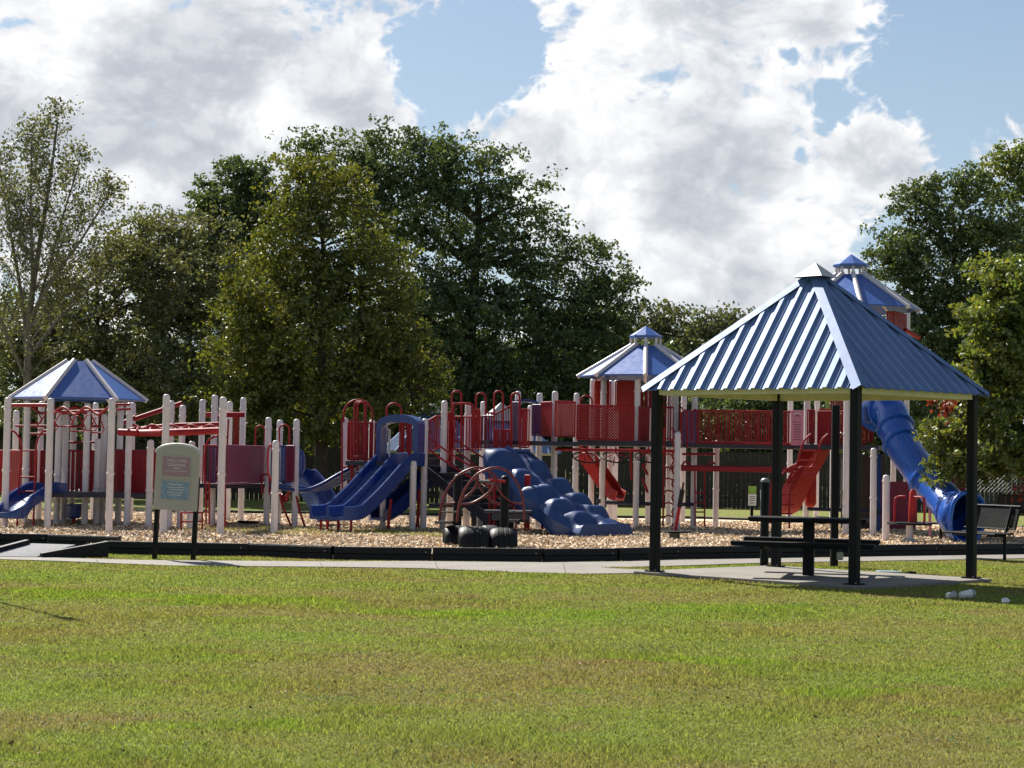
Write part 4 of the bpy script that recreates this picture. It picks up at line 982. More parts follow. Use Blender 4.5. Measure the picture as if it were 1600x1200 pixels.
def tower_roof(par, pxc, d, n, rot, R, z0, zt, rt, cupola=None):
    """pyramid of n blue panels with white ribs; cupola (eave z, top z, radius)"""
    c = W(pxc, 600, d); c = Vector((c.x, d, 0)); o = None
    cor = [c + Vector((math.cos(rot + 2 * math.pi * i / n), math.sin(rot + 2 * math.pi * i / n), 0)) * R + Vector((0, 0, z0)) for i in range(n)]
    top = [c + Vector((math.cos(rot + 2 * math.pi * i / n), math.sin(rot + 2 * math.pi * i / n), 0)) * rt + Vector((0, 0, zt)) for i in range(n)]
    rim = MB().tube(cor, .02, 6, closed=True); o = rim.build('roof', 'roof_blue', par)
    for i in range(n):
        j = (i + 1) % n
        MB().quad(cor[i], cor[j], top[j], top[i]).build('roof_panel', 'roof_blue', o, solid=.015)
        D_ = (top[i] - cor[i]).normalized()
        MB().tube([cor[i] - D_ * .04 + Vector((0, 0, .012)), top[i] + D_ * .03 + Vector((0, 0, .012))], .052, 10).build('rib', 'post_white', o, smooth=60)
        rv = MB()
        for k in range(1, 12):
            p_ = cor[i].lerp(top[i], k / 12); s_ = (cor[j] - cor[i]).normalized()
            rv.lathe(p_ + s_ * .075 + Vector((0, 0, .022)), [(.012, 0), (.006, .01)], 5)
        rv.build('rivet_row', 'post_white', o)['kind'] = 'stuff'
    if cupola:
        ze, zp, rc = cupola
        for i in range(n):
            MB().tube([top[i] * 1, Vector((top[i].x, top[i].y, ze + .02))], .03, 8).build('cupola_post', 'post_white', o, smooth=60)
        cc = [c + Vector((math.cos(rot + 2 * math.pi * i / n), math.sin(rot + 2 * math.pi * i / n), 0)) * rc + Vector((0, 0, ze)) for i in range(n)]
        q = MB(); ap = c + Vector((0, 0, zp))
        for i in range(n): q.quad(cc[i], cc[(i + 1) % n], ap); q.quad(cc[i], cc[(i + 1) % n], cc[(i + 1) % n] - Vector((0, 0, .05)), cc[i] - Vector((0, 0, .05)))
        q.quad(*[v - Vector((0, 0, .05)) for v in cc]); q.build('cupola', 'roof_blue', o)
    else:
        MB().quad(*top).build('top_plate', 'roof_blue', o)
    return c
def sweep(path, side, prof, closed_prof=True):
    """prof [(s, h)] carried along path; side a fixed horizontal direction"""
    rows = []; n_ = len(path)
    for i, p_ in enumerate(path):
        T = (path[min(i + 1, n_ - 1)] - path[max(i - 1, 0)]).normalized(); U = side.cross(T)
        if U.z < 0: U = -U
        r_ = [p_ + side * s + U * h for s, h in prof]
        if closed_prof: r_.append(r_[0])
        rows.append(r_)
    return rows
def chute(par, path, side, w, wall=.2, lanes=1, m_='blue_plastic', name='slide', t=.03):
    lane = w / lanes; prof = [(-w / 2 - t, -.05), (-w / 2 - t, wall), (-w / 2 - t * .2, wall + .015), (-w / 2 + t, wall)]
    for i in range(lanes):
        s0 = -w / 2 + i * lane; s1 = s0 + lane
        prof += [(s0 + t, .06), (s0 + t + .06, .01), (s1 - t - .06, .01), (s1 - t, .06), (s1 - t, wall)]
        if i < lanes - 1: prof += [(s1, wall + .015), (s1 + t, wall)]
    prof += [(w / 2 + t * .2, wall + .015), (w / 2 + t, wall), (w / 2 + t, -.05)]
    rows = sweep(path, side, prof); q = MB().grid(rows)
    for r_ in (rows[0], rows[-1]): q.quad(*r_[:-1])
    return q.build(name, m_, par, smooth=45)

# ================================================================== structure A: low hexagonal roof, overhead ladders
PA = G(120, 822, MZ); A_ = thing('play_structure', 'white posted climbing structure with low six sided blue roof behind the notice board', 'play structure', (PA.x, PA.y, 0))
for a_ in ((7, 824, 621), (74, 826, 622), (170, 831, 622), (198, 823, 629), (132, 820.5, 629), (38, 818, 625), (99, 818.5, 626), (184, 819, 628), (60, 812, 627), (145, 810, 629), (203, 813, 629),
           (21, 809, 641), (88, 819, 644), (111, 815, 649), (150, 820, 685), (159, 819, 646), (232, 825.5, 687), (255, 834, 616), (263, 826, 626), (281, 825, 633), (312, 814, 624), (331, 821, 617), (344, 836, 620),
           (355, 812, 627), (376, 815, 621), (297, 827, 689), (416, 822, 652), (434, 820, 656), (428, 834, 688), (460, 824, 655)):
    post(A_, *a_)
dh = dof(99, 818.5); ppm = FPX / dh
tower_roof(A_, 124, dh + .5, 6, math.radians(195), 104 / ppm, W(124, 624, dh + .5).z, W(124, 566, dh + .5).z, .27)
deck(A_, [(20, dh - 1.2), (100, dh - 1.5), (240, dh - .6), (238, dh + 1.2), (140, dh + 2.2), (30, dh + 2.0)], 768)
for xa, xb, yt, yb, da, db in ((-14, 5, 704, 768, dh + .3, dh + .3), (16, 37, 704, 767, dh + 1.0, dh + .4), (44, 58, 704, 767, dh + 1.4, dh + 1.6), (64, 74, 704, 767, dh + 1.6, dh + 1.6), (104, 146, 704, 769, dh + .1, dh + .2), (146, 168, 704, 768, dh + 1.1, dh + .4),
                             (180, 198, 703, 769, dh + .2, dh - .2), (206, 231, 704, 770, dh - .2, dh - .7)):
    barrier(A_, xa, xb, yt, yb, da, db)
for xa, xb, yt, yb, d_ in ((240, 256, 702, 768, dh - .3), (262, 296, 700, 768, dh + 1.6), (318, 341, 696, 756, dh - .2)):
    barrier(A_, xa, xb, yt, yb, d_, style='bar' if xa > 300 else 'slat')
barrier(A_, 346, 412, 696, 757, dof(344, 836) + 1.2, dof(416, 822), 'maroon_panel', 'solid')
barrier(A_, 326, 338, 698, 756, dh + .4, dh + .4, 'purple_panel', 'solid')
deck(A_, [(302, dh - .2), (346, dh - .6), (416, dof(416, 822)), (420, dh + 2.0), (310, dh + 2.4)], 755)
deck(A_, [(416, dof(416, 822)), (462, dof(460, 824)), (460, dh + 1.2), (430, dh + 1.4)], 757)
barrier(A_, 437, 449, 697, 752, dh + .3, dh + .3, 'blue_plastic', 'solid'); barrier(A_, 448, 460, 697, 752, dh + .25, dh + .1, 'maroon_panel', 'solid')
# slide at far left
sd0, sd1 = W(64, 768, dh - 1.2), W(-8, 808, dh - 2.6)
pth = spline([W(84, 766, dh - 1.0), sd0, sd0.lerp(sd1, .45) + Vector((0, 0, -.02)), sd1 + Vector((.25, .05, .03)), sd1 + Vector((-.3, -.1, .02))], 6)
dr = (sd1 - sd0); dr.z = 0; dr.normalize(); chute(A_, pth, Vector((-dr.y, dr.x, 0)), .55, .17)
# tall ladder
lo = rod(A_, spline([W(15, 673, 36.6), W(24, 676, 36.6), W(33, 695, 36.6), W(30, 745, 36.6), W(26.5, 823, 36.4)], 4), .02, 'ladder')
rod(lo, spline([W(74, 672, 36.6), W(66, 675, 36.6), W(57, 694, 36.6), W(55, 745, 36.6), W(52, 823, 36.4)], 4), .02, 'ladder_rail')
for y in (745.5, 768, 791, 704): rod(lo, [W(30, y, 36.6), W(55, y, 36.6)], .016, 'rung')
rod(A_, [W(14, 633, 36.3), W(77, 633, 36.0)], .036, 'cross_bar')
rod(A_, [W(78, 644, 36.0), W(171, 640, 35.0)], .02, 'guide_bar')
# waved overhead rails with hanging trapeze handles
def wave(px0, px1, y0, amp, per, d0, d1, n=36):
    return [W(px0 + (px1 - px0) * i / n, y0 - amp * math.cos(2 * math.pi * (i / n) * per), d0 + (d1 - d0) * i / n) for i in range(n + 1)]
oh = rod(A_, wave(80, 172, 642, -5.5, 2.5, 36.0, 34.8), .026, 'overhead_ladder')
rod(oh, wave(48, 135, 641, 5.0, 2.5, 38.2, 37.4), .026, 'overhead_rail'); rod(oh, [W(172, 640, 34.8), W(203, 639, 36.6)], .026, 'end_bar')
for px, yt, d_, w_ in ((52, 637, 38.0, 28), (74, 648, 37.2, 34), (100, 642, 36.6, 30), (121, 650, 36.4, 26), (139, 648, 36.0, 26), (152, 652, 35.6, 22)):
    p_ = [W(px - 3, yt, d_), W(px - w_ / 2, yt + 19, d_), W(px - w_ / 2 + 3, yt + 24, d_), W(px + w_ / 2 - 3, yt + 24, d_), W(px + w_ / 2, yt + 19, d_), W(px + 3, yt, d_)]
    MB().tube(p_, .013, 7, closed=True).build('trapeze_handle', 'red_paint', oh, smooth=60)
for y, x0, x1, d_ in ((665.5, 24, 88, 39), (666, 88, 170, 39), (691, 108, 158, 39), (678, 46, 75, 38.6), (632, 176, 203, 36)): rod(A_, [W(x0, y, d_), W(x1, y, d_)], .024, 'cross_bar')
# second overhead ladder: thick front rail, thin back rail, loops between
o2 = rod(A_, [W(186, 675, 35.6), W(218, 676.5, 35.4), W(221, 676.5, 35.4), W(255, 676, 34.6)], .066, 'overhead_ladder')
rod(o2, [W(256, 676, 34.6), W(343, 673, 34.4)], .066, 'overhead_rail'); rod(o2, [W(203, 671, 36.8), W(265, 664, 36.6), W(342, 662, 36.4)], .036, 'overhead_rail')
rod(o2, wave(208, 343, 667, 3, 4.5, 36.2, 35.2, 60), .026, 'loop_rail')
for i in range(7): rod(o2, [W(214 + i * 20, 672, 35.2), W(216 + i * 20, 666, 36.5)], .02, 'rung')
rod(A_, [W(209, 655, 39.5), W(284, 630, 40.2)], .05, 'slanted_beam'); rod(A_, [W(187, 663, 39.5), W(212, 652, 39.5)], .05, 'slanted_beam')
rod(A_, [W(322, 648, 39.0), W(382, 648, 39.2)], .055, 'cross_bar'); rod(A_, [W(338, 652, 39.0), W(350, 650, 39.0)], .05, 'cross_bar')
barrier(A_, 366, 373, 652, 697, 39.5, 39.5, 'red_paint', 'solid')
rod(A_, [W(357, 655, 39.5), W(355, 696, 39.5)], .02, 'grab_rail')
rod(A_, spline([W(354, 683, 36), W(336, 682, 36.2), W(322, 697, 36.4), W(320, 755, 36.4)], 4), .022, 'grab_rail')
rod(A_, spline([W(431, 697, 35.2), W(420, 698, 35.2), W(419, 740, 35.2), W(429, 752, 35.2)], 4), .02, 'grab_rail')
for y in (699, 751): MB().box(W(428, y, 35.15), (.11, .06, .07)).build('bracket', 'red_paint', A_)
hoop(A_, 399, 414, 665, 697, 39.2); hoop(A_, 436.5, 452, 663.5, 698, 38.4)
# tub seat
tb = W(115, 812, dh - .3); tb.z = MZ
o = MB().lathe((tb.x, tb.y, .18), [(.10, 0), (.15, .03), (.165, .25), (.185, .26), (.185, .29), (.15, .29), (.13, .1)], 16).build('tub_seat', 'blue_plastic', A_, smooth=40)
MB().lathe((tb.x, tb.y, 0), [(.045, 0), (.035, .2)], 10).build('seat_stem', 'red_paint', o)
# small red step frame beneath, and ladder beside the notice board
ladder(A_, 283, 316, 800, 830, 35.2, (801, 815)); ladder(A_, 322, 327, 752, 818, 36.2, (770, 785, 800)); ladder(A_, 350, 352, 757, 822, 36.8, (775,))
rod(A_, [W(372, 815.5, 38.4), W(404, 816.5, 38.3)], .03, 'low_bar', 'black_metal')
hoop(A_, 409, 421, 741, 772, 38.4)
# red props under the lattice bridge
for p_ in ([(437, 770), (441, 790), (455, 822)], [(463, 775), (468, 798), (477, 824)], [(452, 768), (445, 780), (441, 786)], [(440, 772), (447, 784), (452, 770)]):
    rod(A_, [W(a_, b_, 37.4 + i * .1) for i, (a_, b_) in enumerate(p_)], .022, 'brace')
# lattice bridge, sagging
lb = [(436, 757.5, 38.2), (462, 763.5, 38.5), (487, 766, 38.8), (512, 758, 39.0), (540, 742, 39.3), (569, 727, 39.6)]
ctr = spline([W(*q) for q in lb], 6); sidev = Vector((.28, .96, 0)).normalized()
bo = MB().tube([q - sidev * .42 for q in ctr], .045, 8).tube([q + sidev * .42 for q in ctr], .045, 8).build('lattice_bridge', 'blue_plastic', A_, smooth=60)
for s_ in (-.25, -.08, .09, .26): MB().tube([q + sidev * s_ for q in ctr], .024, 6).build('long_strip', 'blue_plastic', bo, smooth=60)
for i in range(0, len(ctr), 2): MB().beam(ctr[i] - sidev * .42, ctr[i] + sidev * .42, .05, .035).build('cross_strip', 'blue_plastic', bo)
# rear blue slide behind the bridge
dS = 40.6; pth = spline([W(458, 742, dS), W(472, 752, dS), W(492, 776, dS - .4), W(505, 800, dS - .8), W(514, 812, dS - 1.4)], 5)
chute(A_, pth, Vector((.6, .8, 0)), .6, .28)
MB().tube(spline([W(464, 706, 40.2), W(470, 712, 40.2), W(471, 730, 40.2), W(466, 744, 40.2)], 4), .09, 10).build('slide_hood', 'blue_plastic', A_, smooth=60)

# ================================================================== structure B: double slide, stairs, climbing wall
PB2 = G(680, 826, MZ); B_ = thing('play_structure', 'middle play structure with blue double slide, red hoops and lumpy blue climbing wall', 'play structure', (PB2.x, PB2.y, 0))
dQ = dof(661, 827)
for a_ in ((536, 819, 653), (578, 816, 656), (598, 817, 655), (661, 827, 654), (597.5, 826, 745, .06), (644, 829, 720), (703, 823, 657, .078), (691, 826, 626), (728, 825, 630), (752, 819, 627), (806, 820, 611), (826, 819, 633), (840, 824, 614), (864, 827, 611), (898, 822, 614),
           (704, 823, 764, .078), (729, 825, 778), (749.5, 827, 792, .07), (764, 826, 732), (805, 826, 757), (818, 818, 690)):
    post(B_, *a_)
zd = deck(B_, [(540, dQ - .2), (662, dQ - .3), (664, dQ + 1.6), (545, dQ + 1.8)], 720)
barrier(B_, 544, 583, 660, 717, dQ + .8, dQ + .9, style='slat'); barrier(B_, 586, 600, 661, 717, dQ + .9, dQ + 1.0, 'maroon_panel', 'solid'); barrier(B_, 625, 643, 660, 719, dQ + 1.5, dQ + 1.5, style='slat')
hoop(B_, 537, 582, 624.5, 660, dQ + .9, .022); hoop(B_, 554, 570, 627, 720, dQ + .3, .022); hoop(B_, 558.5, 571.5, 628, 735, dQ + .25, .022); hoop(B_, 604, 627, 630, 661, dQ + 1.1, .021)
ladder(B_, 534.5, 549, 655, 775, dQ - .1, (730, 765), r=.02); ladder(B_, 552, 569, 714, 760, dQ + .1, (713.5, 747, 757))
# hood and double slide
dirS = Vector((-.60, -.80, 0)); wS = Vector((.80, -.60, 0)); hc = W(623.5, 719, dQ - .25); hz0 = hc.z - .05
hw_, oz, rzz = .47, W(623, 648, dQ).z, .12
def arch_o(n=14): return [(-hw_, hz0), (-hw_, oz - .22)] + [(-hw_ * math.cos(a_), oz - .20 + .20 * math.sin(a_)) for a_ in np.linspace(.25, math.pi - .25, n)] + [(hw_, oz - .22), (hw_, hz0)]
def arch_i(n=14): return [(-hw_ + .09, hz0), (-hw_ + .09, oz - .27)] + [(-(hw_ - .10) * math.cos(a_), oz - .25 + .09 * math.sin(a_)) for a_ in np.linspace(.25, math.pi - .25, n)] + [(hw_ - .09, oz - .27), (hw_ - .09, hz0)]
wH, dH = Vector((.93, -.37, 0)), Vector((-.37, -.93, 0))
def hp(s, z, t): return Vector((hc.x, hc.y, 0)) + wH * s + dH * t + Vector((0, 0, z))
q = MB(); O, I = arch_o(), arch_i()
rowsO = [[hp(s, z, t) for s, z in O] for t in (.12, -.22)]; rowsI = [[hp(s, z, t) for s, z in I] for t in (.12, -.22)]
q.strip(rowsO[0], rowsO[1]); q.strip(rowsI[0], rowsI[1]); q.strip(rowsO[0], rowsI[0]); q.strip(rowsO[1], rowsI[1])
q.build('slide_hood', 'blue_plastic', B_, smooth=50)
for s_ in (-.34, .34): MB().tube([hp(s_, hz0, -.24), hp(s_, oz - .3, -.24)], .022, 8).build('hood_upright', 'post_white', B_)
ex = W(536, 806, dQ - 2.0)
st_ = Vector((hc.x, hc.y, hc.z - .07)); pth = spline([st_ - dirS * .25, st_, st_.lerp(ex, .12) + Vector((0, 0, .05)), st_.lerp(ex, .5) + Vector((0, 0, -.03)), st_.lerp(ex, .82) + Vector((0, 0, -.05)), ex, ex + (ex - st_).normalized().cross(Vector((0, 0, 1))) * 0 + Vector((-.27, -.32, -.02))], 7)
sl_ = chute(B_, pth, wS, .90, .21, 2, name='double_slide')
for f in (-1, -6): MB().tube([pth[f] + Vector((0, 0, -.05)), Vector((pth[f].x, pth[f].y, 0))], .03, 8).build('slide_leg', 'red_paint', B_)
for s_ in (-.4, .4): MB().tube([pth[-5] + wS * s_ - Vector((0, 0, .05)), Vector((*(pth[-5] + wS * s_).xy, 0))], .025, 8).build('slide_leg', 'red_paint', B_)
MB().tube([W(611, 780, dQ - 1), W(606, 826, dQ - 1)], .03, 8).build('slide_leg', 'red_paint', B_)
# second, lower slide behind
dL = dQ + 1.0; pth = spline([W(690, 740, dL), W(672, 748, dL), W(645, 772, dL - .3), W(618, 796, dL - .6), W(600, 808, dL - .9), W(588, 810, dL - 1.2)], 5)
chute(B_, pth, Vector((.5, -.87, 0)).normalized() * -1, .6, .22)
MB().tube([W(655, 770, dQ), W(651, 826, dQ)], .028, 8).build('slide_leg', 'red_paint', B_); rod(B_, [W(655, 765, dQ + .1), W(653, 825, dQ + .1)], .03, 'upright')
# stairs down to the right with handrails
s0_, s1_ = W(668, 712, dQ + 1.0), W(790, 806, dQ - .4); sdv = (s1_ - s0_); sdv.z = 0; sdv.normalize(); sw = Vector((-sdv.y, sdv.x, 0)); nst = 8
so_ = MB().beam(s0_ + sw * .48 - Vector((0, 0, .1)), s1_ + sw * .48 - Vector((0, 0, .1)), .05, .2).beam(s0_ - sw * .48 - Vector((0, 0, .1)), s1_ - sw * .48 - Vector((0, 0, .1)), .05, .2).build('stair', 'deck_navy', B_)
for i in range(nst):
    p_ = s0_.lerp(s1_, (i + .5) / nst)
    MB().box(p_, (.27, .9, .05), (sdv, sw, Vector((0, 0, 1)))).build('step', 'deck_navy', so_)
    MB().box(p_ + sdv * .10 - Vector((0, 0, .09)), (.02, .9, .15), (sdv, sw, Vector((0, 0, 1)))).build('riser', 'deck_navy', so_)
for dd, l in ((dQ - .3, [(672, 686), (712, 714), (760, 741), (788, 742)]), (dQ - .3, [(670, 703), (714, 733), (740, 748), (775, 765)]), (dQ + .5, [(711, 687), (750, 712), (788, 733), (800, 733)]), (dQ + .5, [(712, 702), (744, 728), (790, 752)])):
    rod(B_, spline([W(a_, b_, dd - .4 * i / 3) for i, (a_, b_) in enumerate(l)], 4), .02, 'handrail')
# stair-head rails
def sloped(par, x0, yt0, yb0, x1, yt1, yb1, d0, d1, n_, m_='red_paint'):
    a0, a1, b0, b1 = W(x0, yt0, d0), W(x0, yb0, d0), W(x1, yt1, d1), W(x1, yb1, d1)
    o = MB().tube([a0, b0], .02, 8).tube([a1, b1], .018, 8).tube([a0, a1], .018, 8).tube([b0, b1], .018, 8).build('sloped_railing', m_, par, smooth=60)
    for i in range(1, n_): MB().tube([a1.lerp(b1, i / n_), a0.lerp(b0, i / n_)], .012, 6).build('bar', m_, o, smooth=60)
    return o
sloped(B_, 668, 658, 708, 682, 650, 702, dQ + .4, dQ + .5, 5); barrier(B_, 682, 700, 650, 700, dQ + .5, dQ + .6, style='bar', pitch=.06)
barrier(B_, 700, 709, 645, 722, dQ + .6, dQ + .7, style='solid'); barrier(B_, 711, 752, 651, 702, dQ + .8, dQ + .5, style='bar', pitch=.065)
barrier(B_, 738, 750, 640, 700, dQ + .2, dQ + .3, style='slat'); barrier(B_, 759, 772, 645, 698, dQ + 1.0, dQ + 1.0, style='bar', pitch=.05)
sloped(B_, 772, 648, 698, 798, 634, 690, dQ + .8, dQ + 1.2, 7); barrier(B_, 774, 800, 672, 699, dQ + .3, dQ + .3, style='slat'); barrier(B_, 754, 772, 650, 699, dQ + .7, dQ + .5, 'purple_panel', 'bar', .06)
barrier(B_, 799, 813, 629, 698, dQ + 1.3, dQ + 1.0, 'purple_panel', 'solid'); barrier(B_, 814, 827, 640, 699, dQ + .2, dQ + .2, style='solid'); barrier(B_, 832, 847, 633, 680, dQ + 1.2, dQ + 1.0, 'purple_panel', 'solid')
barrier(B_, 846, 862, 629, 681, dQ + 1.0, dQ + .6, style='slat'); barrier(B_, 868, 899, 627, 681, dQ + .2, dQ + .6, style='perf')
for x0, x1, yt, yb, d_ in ((706, 721, 611, 700, dQ + .7), (744, 759, 614, 690, dQ + 1.0), (772, 786, 611, 700, dQ + .3), (799, 812, 614, 700, dQ + .2)): hoop(B_, x0, x1, yt, yb, d_, .021)
rod(B_, spline([W(708, 650, dQ + .3), W(708.5, 632, dQ + .3), W(712, 631, dQ + .3), W(733, 631, dQ + .3), W(740, 638, dQ + .3), W(742, 660, dQ + .3)], 4), .024, 'grab_rail')
q = spline([W(800, 634, dQ + 1.6), W(806, 626, dQ + 1.6), W(822, 624.5, dQ + 1.6), W(838, 627, dQ + 1.6), W(843, 634, dQ + 1.6)], 4)
MB().strip([v - Vector((0, .3, 0)) for v in q], [v + Vector((0, .9, 0)) for v in q]).build('tunnel_roof', 'blue_plastic', B_, smooth=60, solid=.04)
zt = deck(B_, [(765, dQ + .6), (832, dQ + .3), (905, dQ + .1), (900, dQ + 1.8), (720, dQ + 1.8)], 688)
# climbing wall: spine with lobes either side
c0, c1 = W(794, 703, dQ - .1), W(948, 818, dQ - 2.0); cd_ = (c1 - c0); cd_.z = 0; Lc = cd_.length; cd_.normalize(); cs_ = Vector((-cd_.y, cd_.x, 0))
if cs_.y < 0: cs_ = -cs_
z_t, z_b = c0.z, .20; NU, NV = 72, 30; rows = []
def cprof(u):                                                  # S curve from deck to ground
    return z_b + (z_t - z_b) * (1 - u) ** 1.08 * (1 - .12 * math.sin(u * 3.14))
lob = [(.10, -.28), (.30, -.30), (.50, -.30), (.68, -.28), (.86, -.24), (.20, .30), (.40, .32), (.60, .32), (.78, .30), (.95, .22)]
for i in range(NU + 1):
    u = i / NU; row = []; sp = .10 * math.sin(u * 9.5)
    for j in range(NV + 1):
        v = -.56 + 1.12 * j / NV; vw = v * 1.32
        z = cprof(u) + .09 * math.exp(-((v - sp) / .07) ** 2)
        for lu, lv in lob:
            ph = (u - lu) / .085; g = math.exp(-abs((v - lv) / .22) ** 4)
            if -1.6 < ph < 1.6: z += (.21 - .06 * u) * g * (math.exp(-((ph - .1) / .38) ** 2) if ph > .1 else math.exp(-((ph - .1) / 1.0) ** 2)) - .08 * g * math.exp(-((ph - .95) / .3) ** 2)
        if u > .88: z = z * (1 - (u - .88) / .12) + .30 * (u - .88) / .12
        ed = max(0, abs(v) - .46) / .10; z -= .16 * ed ** 2
        p_ = c0 + cd_ * (u * Lc) + cs_ * (vw * (1 + .07 * math.sin(u * 20)))
        row.append(Vector((p_.x, p_.y, max(z, .06))))
    rows.append(row)
q = MB().grid(rows)
sk = [[r_[0] for r_ in rows], [Vector((r_[0].x, r_[0].y, max(.05, cprof(i / NU) - .44))) - cs_ * -.04 for i, r_ in enumerate(rows)]]; q.grid(sk)
sk = [[r_[-1] for r_ in rows], [Vector((r_[-1].x, r_[-1].y, max(.05, cprof(i / NU) - .44))) for i, r_ in enumerate(rows)]]; q.grid(sk)
q.grid([rows[-1], [Vector((v_.x, v_.y, .03)) + cd_ * .03 for v_ in rows[-1]]])
q.grid([sk[1], [Vector((r_[0].x, r_[0].y, max(.05, cprof(i / NU) - .44))) for i, r_ in enumerate(rows)]])
q.build('climbing_wall', 'climber_blue', B_, smooth=50)
rod(B_, [W(763, 704, dQ - .2), W(828, 705, dQ)], .045, 'wall_lip', 'climber_blue')
for x in (847, 875): rod(B_, [W(x, 795, dQ - .6), W(x + .5, 827, dQ - .6)], .03, 'wall_leg')
for x, yt in ((840, 790), (863, 806)): post(B_, x, 827, yt, .06)
barrier(B_, 803, 818, 741, 800, dQ - 1.0, dQ - 1.0, style='solid'); barrier(B_, 821, 828, 743, 827, dQ - 1.2, dQ - 1.3, style='solid')
ladder(B_, 765, 771, 735, 825, dQ - .8, (740, 758, 776)); ladder(B_, 774, 806, 738, 826, dQ - .6, (739, 758, 775, 790))
rod(B_, [W(757, 799, dQ - 1.6), W(831, 800, dQ - 1.8)], .035, 'low_beam', 'deck_navy'); MB().box(W(798, 807, dQ - 1.5), (.75, .3, .15)).build('low_step', 'deck_navy', B_, bevel=.02)
MB().box(W(727, 790, dQ + .4), (1.5, .8, .06)).build('low_deck', 'deck_navy', B_)
MB().box(W(750, 768, dQ + .9), (1.1, .8, .06)).build('low_deck', 'deck_navy', B_)
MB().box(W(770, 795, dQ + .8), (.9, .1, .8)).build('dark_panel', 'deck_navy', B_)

# ================================================================== structure C: cupola towers, bridge, tube slide
PC = G(1010, 825, MZ); C_ = thing('play_structure', 'tall play towers with two cupola topped blue roofs joined by a red bridge', 'play structure', (PC.x, PC.y, 0))
dT = dof(993, 825)
for a_ in ((923, 818, 592), (940, 820, 592), (952, 817, 594), (960, 816, 594), (993, 825, 590), (1012, 819, 600), (1021, 818, 600), (1044, 820, 610), (1053, 823, 610), (1066, 817, 610), (1083, 825, 612), (1057, 829, 675), (1118, 823, 688),
           (1233, 818, 605), (1259, 822, 605, .075), (1275, 817, 605), (1321, 836, 480), (1364, 838, 700), (1384, 843, 742, .072), (1395, 822, 483), (1415, 823, 486), (1260, 820, 480), (1300, 819, 482)):
    post(C_, *a_)
ppm = FPX / (dT + 1.0); dR = dT + 1.0
tower_roof(C_, 1008, dR, 8, math.radians(176), 104 / ppm, W(1008, 590, dR).z, W(1008, 541, dR).z, .33, (W(1008, 525, dR).z, W(1008, 509, dR).z, .37))
dR2 = dT + .8; ppm2 = FPX / dR2
tower_roof(C_, 1328, dR2, 8, math.radians(268 + 45), 106 / ppm2, W(1328, 484, dR2).z, W(1328, 430, dR2).z, .33, (W(1328, 414, dR2).z, W(1328, 397, dR2).z, .41))
deck(C_, [(902, dT - .3), (996, dT - .2), (1062, dT - .2), (1066, dT + 2.2), (920, dT + 2.2)], 687, .12)
barrier(C_, 902, 991, 633, 686, dT - .35, dT - .2, style='perf'); barrier(C_, 999, 1012, 636, 690, dT - .1, dT + .4, style='slat'); barrier(C_, 1014, 1052, 636, 690, dT + .6, dT + .4, style='bar', pitch=.06); barrier(C_, 1040, 1066, 637, 690, dT + 1.6, dT + 1.4, style='bar', pitch=.06)
barrier(C_, 930, 954, 596, 636, dT + 2.0, dT + 2.2, 'red_plastic', 'solid'); barrier(C_, 962, 996, 596, 640, dT + 2.2, dT + 1.9, 'red_plastic', 'solid'); barrier(C_, 1000, 1020, 606, 636, dT + 1.8, dT + 1.8, style='slat'); barrier(C_, 1024, 1052, 606, 636, dT + 1.9, dT + 1.9, style='bar', pitch=.09)
barrier(C_, 1068, 1088, 641, 692, dT + .2, dT + .2, 'purple_panel', 'slat')
hoop(C_, 907, 925, 618, 640, dT + .6); hoop(C_, 1019, 1026, 607, 640, dT); hoop(C_, 1064, 1074, 642, 700, dT - .1); hoop(C_, 1081, 1090, 640, 690, dT)
# bridge
zb = deck(C_, [(1066, dT + .2), (1240, dT + .2), (1240, dT + 1.2), (1066, dT + 1.2)], 692, .10, 'bridge_deck')
barrier(C_, 1090, 1237, 641, 692, dT + .2, dT + .2, style='bar', pitch=.055); barrier(C_, 1066, 1237, 641, 690, dT + 1.2, dT + 1.2, style='bar', pitch=.075)
# red slide below the tower
pth = spline([W(905, 704, dT + 2.6), W(918, 722, dT + 2.4), W(938, 750, dT + 2.2), W(955, 772, dT + 2.0), W(968, 780, dT + 1.7)], 5); chute(C_, pth, Vector((.45, .89, 0)), .5, .22, m_='red_plastic')
# wheel-to-wheel rail
rl = rod(C_, [W(868, 702, dT - 1.6), W(1058, 705, dT - 1.0)], .032, 'wheel_rail')
for px, d_ in ((916, dT - 1.5), (962, dT - 1.3), (1013, dT - 1.15)):
    c_ = W(px, 715, d_); R_ = 21.5 / FPX * d_; N_ = Vector((.1, -.35, .93)).normalized(); Xv = N_.cross(Vector((0, 1, 0))).normalized(); Yv = N_.cross(Xv)
    o = MB().tube([c_ + (Xv * math.cos(t) + Yv * math.sin(t)) * R_ for t in np.linspace(0, 2 * math.pi, 25)[:-1]], .016, 7, closed=True).build('hand_wheel', 'black_metal', rl, smooth=60)
    hb = c_ + Vector((0, 0, .10))
    q = MB()
    for k in range(4):
        t = k * math.pi / 2 + .5; q.tube([hb, c_ + (Xv * math.cos(t) + Yv * math.sin(t)) * R_], .011, 6)
    q.tube([hb, hb + Vector((0, 0, .13))], .022, 8); q.build('wheel_spokes', 'red_paint', rl, smooth=60)
    rod(rl, [W(px - 4, 728, d_), W(px - 2, 713, d_)], .012, 'hanging_grip')
MB().box(W(935, 783, dT + .4), (.1, .1, .1)).build('bracket', 'deck_navy', C_)
rod(C_, [W(945, 785, dT + .3), W(1032, 788, dT + .3)], .045, 'low_beam', 'deck_navy'); rod(C_, [W(1064, 788, dT + .1), W(1084, 788, dT + .1)], .04, 'low_beam', 'deck_navy')
